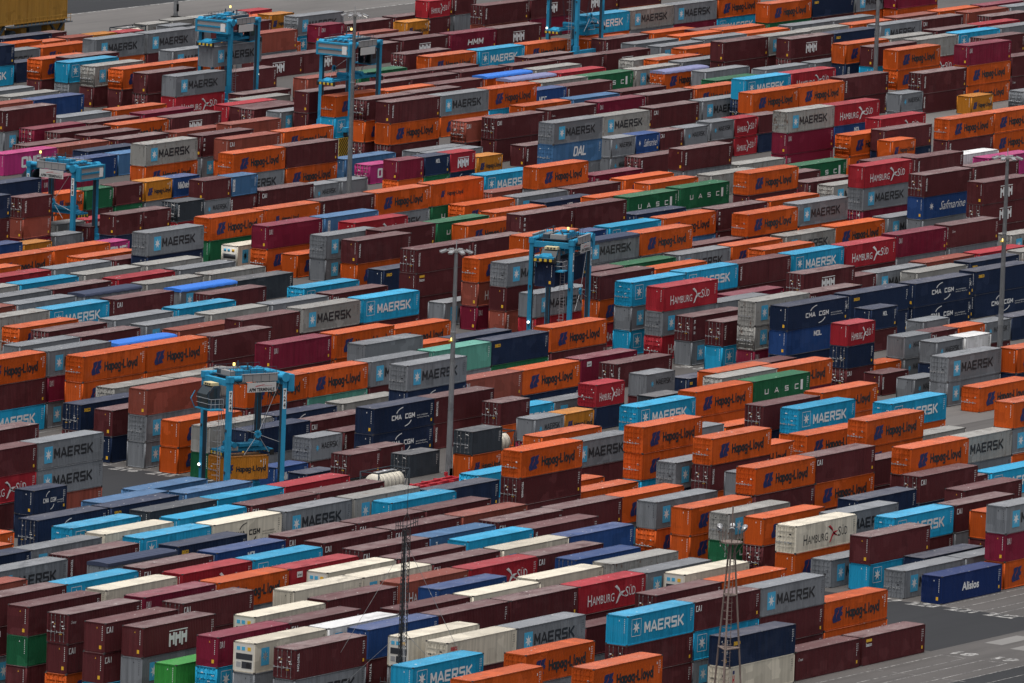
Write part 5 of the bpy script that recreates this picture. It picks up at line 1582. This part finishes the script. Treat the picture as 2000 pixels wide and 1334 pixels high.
    m.face([(p, ya, z) for p, z in pts], MB_DARK); m.face([(p, yb, z) for p, z in pts][::-1], MB_DARK)
    for k in (0, 2): (p, z), (q, w) = pts[k], pts[k + 1]; m.face([(p, ya, z), (p, yb, z), (q, yb, w), (q, ya, w)], MB_DARK)
    cab = part('cab', m)
    g = MB()
    for k in (3, 4): (p, z), (q, w) = pts[k], pts[(k + 1) % 5]; g.face([(p - .01, ya + .1, z), (p - .01, yb - .1, z), (q - .01, yb - .1, w), (q - .01, ya + .1, w)], GLASS)
    for yy, s in ((ya - .01, 1), (yb + .01, -1)): g.face([(x0 + .3, yy, zc + .7), (x1 - .35, yy, zc + .7), (x1 - .35, yy, H - .75), (x0 + .75, yy, H - .75), (x0 + .22, yy, H - 1.35)], GLASS)
    part('window', g, cab)
    g = MB(); g.box((x0 + .55, ya + .15, H - .498), (x1 - .1, yb - .4, H - .2), CABROOF)
    for k in range(3): g.box((x0 + .52, ya + .35 + .4 * k, H - .42), (x0 + .55, ya + .6 + .4 * k, H - .27), GRILL)
    part('air_conditioner', g, cab)
    g = MB(); g.box((x0 - .1, ya - .9, zc - .15), (x1, yb + .1, zc - .02), BL)
    for xx in np.linspace(x0 - .05, x1 - .1, 4):
        g.tube((xx, ya - .86, zc), (xx, ya - .86, zc + 1.1), .03, GALV, n=5)
    for z in (.55, 1.1): g.tube((x0 - .05, ya - .86, zc + z), (x1 - .1, ya - .86, zc + z), .03, GALV, n=5); g.tube((x0 - .05, ya - .86, zc + z), (x0 - .05, yb, zc + z), .03, GALV, n=5)
    beam(g, (x0 - .1, yb + .2, zc - .1), (x0 - .6, yb + .2, zc + .9), .07, .07, BL); beam(g, (x0 - .6, yb + .2, zc + .9), (x0 - .1, yb + .2, H - 1.2), .07, .07, BL)
    part('cab_platform', g)
    g = MB()
    for yy in (-.25, .25): g.tube((-D - .55, yy - 1.6, 1.6), (-D - .55, yy - 1.6, zc), .03, GALV, n=5)
    for k in range(int((zc - 1.8) / .33)): g.tube((-D - .55, -1.85, 1.9 + .33 * k), (-D - .55, -1.35, 1.9 + .33 * k), .02, GALV, n=4)
    for k in range(0, int((zc - 4) / 1.2)):
        for aa, bb in (((-D - .55, -1.9), (-D - 1.2, -1.9)), ((-D - 1.2, -1.9), (-D - 1.2, -1.3)), ((-D - 1.2, -1.3), (-D - .55, -1.3))): g.tube((*aa, 4 + 1.2 * k), (*bb, 4 + 1.2 * k), .02, GALV, n=4)
    part('ladder', g)
    # spreader, ropes and cable guides
    m = MB(); hl = ls / 2
    m.box((-2.2, -.7, zs + .25), (2.2, .7, zs + .75), BL); m.box((-1.0, -1.05, zs + .7), (1.4, .2, zs + 1.0), BL); m.box((-1.9, -.9, zs + .3), (-1.1, -.7, zs + .7), MB_GREY)
    for sy in (-.62, .62): m.box((-hl + .2, sy - .14, zs + .18), (hl - .2, sy + .14, zs + .5), BL)
    for xx in (-1.6, 1.6): m.tube((xx, -1.0, zs + .9), (xx, 1.0, zs + .9), .3, BL, n=12)
    sp = part('spreader', m)
    for sx in (-1, 1):
        e = MB(); xe = sx * (hl - .1)
        e.box((xe - .2, -1.22, zs + .02), (xe + .2, 1.22, zs + .38), BL)
        e.face([(xe - sx * .1, -.9, zs + .38), (xe - sx * .1, .9, zs + .38), (xe - sx * .9, .5, zs + .72), (xe - sx * .9, -.5, zs + .72)], BL)
        for k in range(8): e.box((xe + sx * .2 - .02, -1.25 + .3125 * k, zs - .16), (xe + sx * .2 + .03, -.9375 + .3125 * k, zs + .16), HAZY if k % 2 else HAZB)
        for sy in (-1, 1): e.box((xe - .2, sy * 1.3 - .1, zs - .3), (xe + .2, sy * 1.3 + .1, zs + .3), HAZB)
        part('end_beam', e, sp)
    for sx in (-1, 1):
        for sy in (-1, 1):
            m = MB()
            for dx in (0, .25): m.tube((sx * 1.6 + dx, sy * .8, zs + 1.0), (sx * 2.6 + dx, sy * 1.5, H + .4), .025, MB_DARK, n=4)
            part('hoist_rope', m)
    m = MB(); cz = zs + min(2.2, max(1.2, (H - zs) * .3)); c0 = (.3, -Y - .05, cz if zs < H - 3.5 else zs - 4.2)
    for k in range(8):
        t = k * math.pi / 4; p = (c0[0] + .42 * math.cos(t), c0[1], c0[2] + .42 * math.sin(t)); beam(m, c0, p, .16, .2, BL)
    for dx, dz in ((-2.9, 1.0), (2.6, 5.5), (-1.6, -2.2), (1.5, -2.0), (2.9, -1.0)): m.tube((c0[0], c0[1], c0[2]), (c0[0] + dx, c0[1] + .1, min(H - .3, max(1.7, c0[2] + dz))), .035, GALV, n=5)
    part('cable_guide', m)
    if light:
        m = MB(); m.tube((-2.4, -1.6, H + 1.65), (-2.4, -1.6, H + 1.95), .13, AMBER, n=8); part('warning_lamp', m)
    return r
def held(x, y, yaw, sx, ztop, size, c, logo, end, label):
    L = {'2': 6.058, '4': 12.192}[size]; h = 2.591 if size == '2' else 2.896
    q = Matrix.Rotation(yaw, 3, 'Z') @ Vector((-L / 2 + sx, -W / 2, 0))
    place_container(x + q.x, y + q.y, ztop - h, h, size, c, logo, end, label, None, yaw)
straddle_carrier(-149.31, -57.37, R(-23.84), '724', 14, 6.1, 6.06, 'blue straddle carrier lowering a short orange container beside the lower road', True)
held(-149.31, -57.37, R(-23.84), -.45, 5.80, '2', 'A', 'hl', 'd', 'short amber-orange container held under the blue carrier by the road')
straddle_carrier(-21.29, -16.52, R(14.16), '719', 14, 12.35, 12.19, 'blue straddle carrier with dark cab hoisting a navy container near the centre')
held(-21.29, -16.52, R(14.16), .30, 12.05, '4', 'N', '-', 'p', 'navy container lifted high inside the carrier near the centre')
straddle_carrier(22.58, 84.80, R(-90.04), '728', 9.9, 4.0, 6.06, 'blue straddle carrier with empty low spreader standing at the left edge')
straddle_carrier(169.49, 158.17, R(180), '727', 12, 9.25, 12.19, 'blue straddle carrier holding a pale grey container aloft, upper left')
held(169.49, 158.17, 0, 0.35, 8.95, '4', 'G', 'ma', 'p', 'pale grey container lifted high inside the carrier at upper left')
straddle_carrier(153.8, 127.65, R(180), '722', 12.55, 7.6, 12.19, 'blue straddle carrier with hanging empty spreader behind the grey lamp mast')
straddle_carrier(263.6, 160.0, 0, '725', 14, 4.3, 12.19, 'blue straddle carrier cut off by the top edge of the picture')

# the driver of the carrier by the road, seen through the cab glass
def driver(x, y, z, yaw):
    me = bpy.data.meshes.new('person')
    J = [(0, 0, .45, .15), (0, 0, .72, .16), (-.02, 0, .98, .17), (-.05, 0, 1.12, .07), (-.08, 0, 1.24, .095), (-.09, 0, 1.34, .09),
         (-.02, .2, 1.0, .07), (-.12, .27, .78, .05), (-.36, .2, .74, .04), (-.45, .18, .76, .035), (-.02, -.2, 1.0, .07), (-.12, -.27, .78, .05), (-.36, -.2, .74, .04), (-.45, -.18, .76, .035),
         (-.2, .1, .44, .09), (-.45, .12, .42, .07), (-.48, .12, .1, .05), (-.6, .12, .04, .045), (-.2, -.1, .44, .09), (-.45, -.12, .42, .07), (-.48, -.12, .1, .05), (-.6, -.12, .04, .045)]
    E = [(0, 1), (1, 2), (2, 3), (3, 4), (4, 5), (2, 6), (6, 7), (7, 8), (8, 9), (2, 10), (10, 11), (11, 12), (12, 13), (0, 14), (14, 15), (15, 16), (16, 17), (0, 18), (18, 19), (19, 20), (20, 21)]
    me.from_pydata([j[:3] for j in J], E, [])
    o = link('person', me, None, (x, y, z)); o.rotation_euler = (0, 0, yaw)
    sk = o.modifiers.new('skin', 'SKIN'); o.modifiers.new('smooth', 'SUBSURF').levels = 1
    for k, j in enumerate(J): me.skin_vertices[0].data[k].radius = (j[3], j[3])
    me.skin_vertices[0].data[0].use_root = True
    me.materials.append(HIVIS)
    h = MB(); h.lathe([(-.02, .02), (0, .10), (.06, .115), (.11, .09), (.14, .02)], MB_DARK, 12, 'z'); h.v = [(a - .085, b, c + 1.33) for a, b, c in h.v]
    link('hair', h.mesh('hair'), o)
    f = MB(); f.lathe([(-.09, .03), (-.05, .085), (.03, .10), (.09, .09)], SKIN, 12, 'z'); f.v = [(a - .10, b, c + 1.27) for a, b, c in f.v]
    for yy in (-.04, .04): f.box((-.205, yy - .012, 1.285), (-.19, yy + .012, 1.30), BLACK)
    f.box((-.222, -.014, 1.24), (-.19, .014, 1.275), SKIN); f.box((-.198, -.03, 1.212), (-.185, .03, 1.22), RED)
    link('face', f.mesh('face'), o)
    tag(o, 'person in a bright yellow-green vest seated in the glazed carrier cab', 'person')
q = Matrix.Rotation(R(-23.84), 3, 'Z') @ Vector((-4.5, -.3, 0))
driver(-149.31 + q.x, -57.37 + q.y, 11.15, R(-23.84))

# ------------------------------------------------------------------ light masts and towers
def light_mast(x, y, H, label, lit=(0,), r0=.36, beacon=True):
    r = link('light_mast', None, None, (x, y, 0)); tag(r, label, 'light mast', 'grey light masts')
    m = MB(); m.tube((0, 0, 0), (0, 0, H), r0, POLE, .19, 16); m.box((-.55, -.55, 0), (.55, .55, .12), POLE); m.box((-.2, -r0 - .03, .9), (.2, -r0 + .1, 2.0), MB_DARK)
    for z in (H * .33, H * .66): m.tube((0, 0, z - .06), (0, 0, z + .06), r0 + (.19 - r0) * z / H + .03, POLE, n=16); link('pole', m.mesh('pole'), r)
    m = MB(); m.tube((0, 0, H - .1), (0, 0, H + .3), .26, MB_GREY, n=12); m.tube((0, 0, H + .35), (0, 0, H + 1.2), .05, GALV, n=6)
    for k in range(8):
        t = k * math.pi / 4 + .2; m.tube((0, 0, H + .1), (1.5 * math.cos(t), 1.5 * math.sin(t), H + .15), .045, MB_GREY, n=5)
    link('head_frame', m.mesh('head_frame'), r)
    for k in range(8):
        t = k * math.pi / 4 + .2; c, s = math.cos(t), math.sin(t); d = 1.55
        f = MB(); q = Matrix.Translation((d * c, d * s, H + .1)) @ Matrix.Rotation(t, 4, 'Z') @ Matrix.Rotation(R(18), 4, 'Y')
        f.box((-.34, -.24, -.1), (.34, .24, .08), ALU, q); f.box((-.28, -.2, -.13), (.28, .2, -.101), LAMP if k in lit else LAMPOFF, q)
        link('floodlight', f.mesh('floodlight'), r)
    if not beacon: return r
    m = MB(); m.box((-.62, -.2, H * .62), (-.38, .2, H * .62 + .12), HAZY); m.box((.3, -.2, H * .62), (.9, .2, H * .62 + .06), MB_DARK)
    m.tube((-.55, -.1, H * .62 + .12), (-.55, -.1, H * .62 + .42), .07, AMBER, n=8); link('beacon_lamp', m.mesh('beacon_lamp'), r)
    return r
light_mast(-119.10, -64.22, 25.6, 'grey light mast standing behind the red chassis on the road', (5,))
light_mast(80.21, 79.38, 25.6, 'grey light mast with two lit lamps in front of a straddle carrier', (4, 5, 6), .36, False)
light_mast(245.99, 98.33, 26, 'tall grey light mast whose top leaves the picture, upper right', ())
light_mast(4.41, -61.70, 25.9, 'grey light mast at the right edge behind stacked navy containers', (4,))
light_mast(264.77, 231.39, 26, 'short visible stub of a grey mast on the far pavement', ())
def tripod_tower(x, y, H):
    r = link('floodlight_tower', None, None, (x, y, 0)); tag(r, 'brown tubular tripod tower with floodlights at the bottom edge', 'light tower')
    rad = lambda z: 1.55 * (1 - z / H) + .26
    ang = [R(200), R(320), R(80)]
    for a in ang:
        m = MB()
        for k in range(6):
            z0, z1 = H * k / 6, H * (k + 1) / 6
            m.tube((rad(z0) * math.cos(a), rad(z0) * math.sin(a), z0), (rad(z1) * math.cos(a), rad(z1) * math.sin(a), z1), .095, LATT, n=8)
        link('leg', m.mesh('leg'), r)
    for z in (2.8, 7.6, 12.7):
        P = [Vector((rad(z) * math.cos(a), rad(z) * math.sin(a), z)) for a in ang]
        m = MB()
        for k in range(3): m.tube(P[k], P[(k + 1) % 3], .10, LATT, n=8); m.tube(P[k], (0, 0, z), .04, LATT, n=5)
        link('brace', m.mesh('brace'), r)
    m = MB()
    for yy in (-.22, .22): m.tube((.1, yy, .5), (.1, yy, H - .3), .03, LATT, n=5)
    for k in range(int((H - 1) / .4)): m.tube((.1, -.22, .7 + .4 * k), (.1, .22, .7 + .4 * k), .022, LATT, n=4)
    for k in range(int((H - 4) / .8)):
        z = 2.4 + .8 * k; pr = [(.1, -.36), (-.45, -.36), (-.62, 0), (-.45, .36), (.1, .36)]
        for a, b in zip(pr, pr[1:]): m.tube((*a, z), (*b, z), .02, LATT, n=4)
    link('ladder', m.mesh('ladder'), r)
    m = MB(); m.tube((0, 0, H - .1), (0, 0, H + .04), 1.05, LATT, n=18)
    for k in range(6):
        t = k * math.pi / 3; m.tube((1.15 * math.cos(t), 1.15 * math.sin(t), H), (1.15 * math.cos(t), 1.15 * math.sin(t), H + 1.1), .03, LATT, n=5); m.tube((1.15 * math.cos(t), 1.15 * math.sin(t), H - .1), (.3 * math.cos(t), .3 * math.sin(t), H - 1.4), .04, LATT, n=5)
    m.tube((0, 0, H), (0, 0, H + 3.4), .07, LATT, n=6)
    link('platform', m.mesh('platform'), r)
    for k in range(6):
        t = k * math.pi / 3 + R(30); c, s = math.cos(t), math.sin(t); f = MB()
        f.tube((1.0 * c, 1.0 * s, H + .06), (1.0 * c, 1.0 * s, H + 1.25), .04, LATT, n=5)
        i = len(f.v); f.lathe([(-.2, .04), (-.18, .2), (-.06, .28), (.10, .31), (.11, .27), (.11, .02)], ALU, 12); q = Matrix.Translation((1.35 * c, 1.35 * s, H + 1.35)) @ Matrix.Rotation(t, 4, 'Z') @ Matrix.Rotation(R(35), 4, 'Y')
        f.v[i:] = [tuple(q @ Vector(p)) for p in f.v[i:]]
        link('floodlight', f.mesh('floodlight'), r)
tripod_tower(-233.78, -169.24, 17.8)
def guyed_mast(x, y, H):
    r = link('radio_mast', None, None, (x, y, 0)); tag(r, 'thin dark lattice radio mast with side antennas at the bottom edge', 'radio mast')
    m = MB(); P = [(.42 * math.cos(R(30 + 120 * k)), .42 * math.sin(R(30 + 120 * k))) for k in range(3)]
    for p in P: m.tube((*p, 0), (*p, H), .04, MAST, n=5)
    k = 0
    while (z := k * .42) < H - .5:
        for j in range(3):
            a, b = P[j], P[(j + 1) % 3]
            if k % 2: a, b = b, a
            m.tube((*a, z), (*b, z + .42), .026, MAST, n=4); m.tube((*a, z), (*b, z), .022, MAST, n=4)
        k += 1
    for p in P: m.tube((*p, H), (0, 0, H + .9), .03, MAST, n=5)
    link('lattice', m.mesh('lattice'), r)
    m = MB(); m.tube((-.15, .1, 0), (-.15, .1, H - .8), .12, MAST, n=6); link('cable', m.mesh('cable'), r)
    m = MB(); m.tube((0, 0, H + .8), (0, 0, H + 3.4), .025, MAST, n=5); link('whip', m.mesh('whip'), r)
    for z, a in ((H - .4, R(60)), (6.0, R(60)), (5.2, R(10))):
        g = MB(); c, s = math.cos(a - AL), math.sin(a - AL)
        for sg in (-1, 1):
            g.tube((0, 0, z), (sg * 2.0 * c, sg * 2.0 * s, z + .25), .045, MAST, n=5)
            for d in (1.2, 1.6, 2.0): g.tube((sg * d * c, sg * d * s, z - .25), (sg * d * c, sg * d * s, z + .65), .035, MAST, n=4)
        link('antenna', g.mesh('antenna'), r)
    m = MB()
    for k in range(3):
        t = R(95 + 120 * k); m.tube((0, 0, H - 2), (11 * math.cos(t), 11 * math.sin(t), 0), .02, GALV, n=4); m.tube((0, 0, H * .5), (11 * math.cos(t), 11 * math.sin(t), 0), .02, GALV, n=4)
    link('guy_wire', m.mesh('guy_wire'), r)
guyed_mast(-261.7, -150.53, 20.6)

# ------------------------------------------------------------------ chassis, board, bollard, far crane
def chassis(x, y, yaw, label):
    r = link('trailer_chassis', None, None, (x, y, 0)); r.rotation_euler = (0, 0, yaw); tag(r, label, 'trailer', 'red trailer chassis')
    m = MB()
    for yy in (-.55, .55): m.box((-5.5, yy - .12, 1.05), (5.5, yy + .12, 1.4), REDCH)
    for xx in (-5.4, -2.7, 0, 2.7, 5.4): m.box((xx - .14, -1.25, 1.1), (xx + .14, 1.25, 1.36), REDCH)
    for xx in (-5.4, 5.4):
        for yy in (-1.25, 1.25): m.box((xx - .2, yy - .12, 1.36), (xx + .2, yy + .12, 1.75), REDCH)
    link('frame', m.mesh('frame'), r)
    for xx in (3.0, 4.4):
        for yy in (-.95, .95):
            w = MB(); w.lathe([(-.2, .15), (-.2, .46), (-.14, .52), (.14, .52), (.2, .46), (.2, .15)], RUBBER, 16); w.v = [(b + xx, a + yy, c + .52) for a, b, c in w.v]; link('wheel', w.mesh('wheel'), r)
    for yy in (-.5, .5):
        w = MB(); w.box((-3.6, yy - .08, 0), (-3.44, yy + .08, 1.05), REDCH); w.box((-3.7, yy - .18, 0), (-3.34, yy + .18, .06), REDCH); link('support_leg', w.mesh('support_leg'), r)
    return r
chassis(-125.6, -66.3, R(4), 'red trailer chassis lying empty beside the foot of the mast')
chassis(-117.0, -70.6, R(2), 'red trailer chassis behind the small light-blue container end')
t = link('warning_sign', None, None, (-118.6, -66.6, 0)); t.rotation_euler = (0, 0, R(-35)); tag(t, 'red and white triangular warning board beside the red chassis', 'sign')
m = MB(); m.box((-.9, -.02, .5), (.9, .02, .56), GALV)
m.face([(-1.0, -.03, .5), (1.0, -.03, .5), (0, -.03, 2.2)], REDCH); m.face([(1.0, .03, .5), (-1.0, .03, .5), (0, .03, 2.2)], REDCH); m.face([(-.62, -.036, .72), (.62, -.036, .72), (0, -.036, 1.78)], WHITE)
link('panel', m.mesh('panel'), t); m = MB(); m.tube((-.5, 0, 0), (-.5, 0, .6), .04, GALV, n=6); m.tube((.5, 0, 0), (.5, 0, .6), .04, GALV, n=6); link('stand', m.mesh('stand'), t)
t = link('hazard_board', None, None, (130.37, 113.10, 0)); tag(t, 'yellow and black diagonally striped board standing between orange stacks', 'hazard board')
m = MB(); w_, h_ = 2.2, 2.6; n = 9
m.box((-w_ / 2, 0, .15), (w_ / 2, .06, .15 + h_), HAZY)
for k in range(-n, n):
    a0 = k * .52; pts = []
    for u0, off in ((0, 0), (h_, h_)):
        pts.append((a0 + off * .9, u0))
    q = [(pts[0][0], 0), (pts[0][0] + .26, 0), (pts[1][0] + .26, h_), (pts[1][0], h_)]
    # clip the stripe to the board
    out = []
    def clip(P, f, g):
        o = []
        for i2 in range(len(P)):
            A, B = P[i2 - 1], P[i2]
            if f(B):
                if not f(A): o.append(g(A, B))
                o.append(B)
            elif f(A): o.append(g(A, B))
        return o
    def gx(v):
        return lambda A, B: (v, A[1] + (B[1] - A[1]) * (v - A[0]) / (B[0] - A[0]))
    q = clip(q, lambda p: p[0] >= 0, gx(0)); q = clip(q, lambda p: p[0] <= w_, gx(w_)) if q else q
    if len(q) >= 3:
        m.face([(a - w_ / 2, -.006, .15 + b) for a, b in q], HAZB); m.face([(a - w_ / 2, .066, .15 + b) for a, b in q][::-1], HAZB)
link('board', m.mesh('board'), t); m = MB()
for xx in (-.8, .8): m.box((xx - .05, .0, 0), (xx + .05, .06, .15), GALV); m.box((xx - .05, -.4, 0), (xx + .05, .5, .05), GALV)
link('stand', m.mesh('stand'), t)
m = MB(); m.tube((0, 0, 0), (0, 0, 1.5), .32, MB_DARK, n=16); m.tube((0, 0, 1.5), (0, 0, 1.62), .40, MB_DARK, n=16); m.tube((0, 0, 0), (0, 0, .1), .5, MB_DARK, n=16)
tag(link('bollard', m.mesh('bollard'), None, (6.2, -63.4, 0)), 'dark capped bollard beside the grey mast and grey container stack', 'bollard')
def gantry_crane(x, y):
    r = link('gantry_crane', None, None, (x, y, 0)); tag(r, 'big yellow gantry crane base with dark machinery in the top corner', 'crane')
    Y_ = CRANEY
    m = MB(); m.box((-22, -1.6, 3.4), (.0, 1.6, 8.6), Y_); m.box((-22, -1.75, 8.6), (.05, 1.75, 8.8), Y_); m.box((-22, -1.7, 3.3), (.02, 1.7, 3.45), Y_)
    for xx in (-19, -15, -10.2, -5, -.2): m.box((xx, -1.66, 3.45), (xx + .12, 1.66, 8.6), Y_)
    link('sill_beam', m.mesh('sill_beam'), r)
    m = MB(); m.box((-5.2, -1.4, 8.8), (-.4, 1.4, 26), Y_); link('leg', m.mesh('leg'), r)
    m = MB(); m.box((-22, -1.4, 8.8), (-17, 1.4, 26), Y_); link('leg', m.mesh('leg'), r)
    for x0 in (-4.6, -20):
        g = MB(); g.box((x0, -1.3, 1.5), (x0 + 4.5, 1.3, 3.28), Y_)
        for k in range(4):
            g.tube((x0 + .6 + k * 1.1, -.25, .5), (x0 + .6 + k * 1.1, .25, .5), .48, MB_DARK, n=14); g.box((x0 + .3 + k * 1.1, -.6, .5), (x0 + .9 + k * 1.1, .6, 1.5), Y_)
        beam(g, (x0 + .2, -1.45, 3.2), (x0 + 1.8, -1.45, 1.6), .3, .3, MB_DARK); beam(g, (x0 + 4.2, -1.45, 3.2), (x0 + 2.6, -1.45, 1.6), .3, .3, MB_DARK)
        link('bogie', g.mesh('bogie'), r)
    g = MB(); g.box((-16, -3.0, 3.0), (-.5, -1.72, 3.12), MB_DARK)
    for k in range(16): g.tube((-16 + k * 1.0, -2.95, 3.12), (-16 + k * 1.0, -2.95, 4.2), .04, Y_, n=5)
    for z in (3.65, 4.2): g.tube((-16, -2.95, z), (-.9, -2.95, z), .04, Y_, n=5)
    link('walkway', g.mesh('walkway'), r)
    g = MB()
    for yy in (-.3, .3): g.tube((.5, yy, 1), (.5, yy, 16), .05, Y_, n=5)
    for k in range(44): g.tube((.5, -.3, 1.2 + k * .34), (.5, .3, 1.2 + k * .34), .03, Y_, n=4)
    for k in range(13):
        z = 3 + k; pr = [(.5, -.5), (1.2, -.5), (1.4, 0), (1.2, .5), (.5, .5)]
        for a, b in zip(pr, pr[1:]): g.tube((*a, z), (*b, z), .03, Y_, n=4)
    link('ladder', g.mesh('ladder'), r)
    g = MB(); g.box((-9.5, -1.5, .6), (-6.4, 1.2, 3.2), MB_DARK); g.box((-11.6, -1.5, .4), (-10.2, 1.2, 2.6), CRANEY); g.tube((-13.6, -1.5, 1.6), (-13.6, 1.4, 1.6), .8, MB_DARK, n=16); g.box((-15, -1.4, .2), (-9.5, 1.2, .6), MB_DARK); link('machinery', g.mesh('machinery'), r)
gantry_crane(223.29, 224.28)

# ------------------------------------------------------------------ camera, sky, sun
cam = bpy.data.cameras.new('camera'); co = bpy.data.objects.new('camera', cam); COL.objects.link(co)
cam.sensor_width = 36; cam.lens = 36 * 22268.55 / 2000; cam.clip_start = 5; cam.clip_end = 20000
co.matrix_world = Matrix.Translation((-1150, -720, 176.57)) @ Matrix.Rotation(-AL, 4, 'Z') @ Matrix.Rotation(R(90 - 7.484027), 4, 'X') @ Matrix.Rotation(R(2.07844), 4, 'Z')
S.camera = co
w = bpy.data.worlds.new('World'); S.world = w; w.use_nodes = True; nt = w.node_tree; bg = nt.nodes['Background']
SUN_EL, SUN_AZ = R(76), R(195)          # azimuth measured from +X towards +Y
sky = nt.nodes.new('ShaderNodeTexSky'); sky.sky_type = 'NISHITA'; sky.sun_disc = False; sky.sun_elevation = SUN_EL; sky.sun_rotation = R(90) - SUN_AZ
sky.air_density = 1.2; sky.dust_density = 6; sky.ozone_density = 1
hs = nt.nodes.new('ShaderNodeHueSaturation'); hs.inputs['Saturation'].default_value = .5
nt.links.new(sky.outputs[0], hs.inputs['Color']); nt.links.new(hs.outputs[0], bg.inputs[0]); bg.inputs[1].default_value = .095
sun = bpy.data.lights.new('sun', 'SUN'); so = bpy.data.objects.new('sun', sun); COL.objects.link(so)
sun.energy = 1.5; sun.angle = R(30); sun.color = (1, .98, .96)
d = Vector((math.cos(SUN_EL) * math.cos(SUN_AZ), math.cos(SUN_EL) * math.sin(SUN_AZ), math.sin(SUN_EL)))
so.rotation_euler = d.to_track_quat('Z', 'Y').to_euler()
S.view_settings.view_transform = 'Standard'; S.view_settings.look = 'None'; S.view_settings.gamma = 1; S.view_settings.exposure = 0.45
S.render.engine = 'CYCLES'; S.cycles.max_bounces = 5; S.cycles.diffuse_bounces = 3; S.cycles.glossy_bounces = 2; S.cycles.transparent_max_bounces = 4
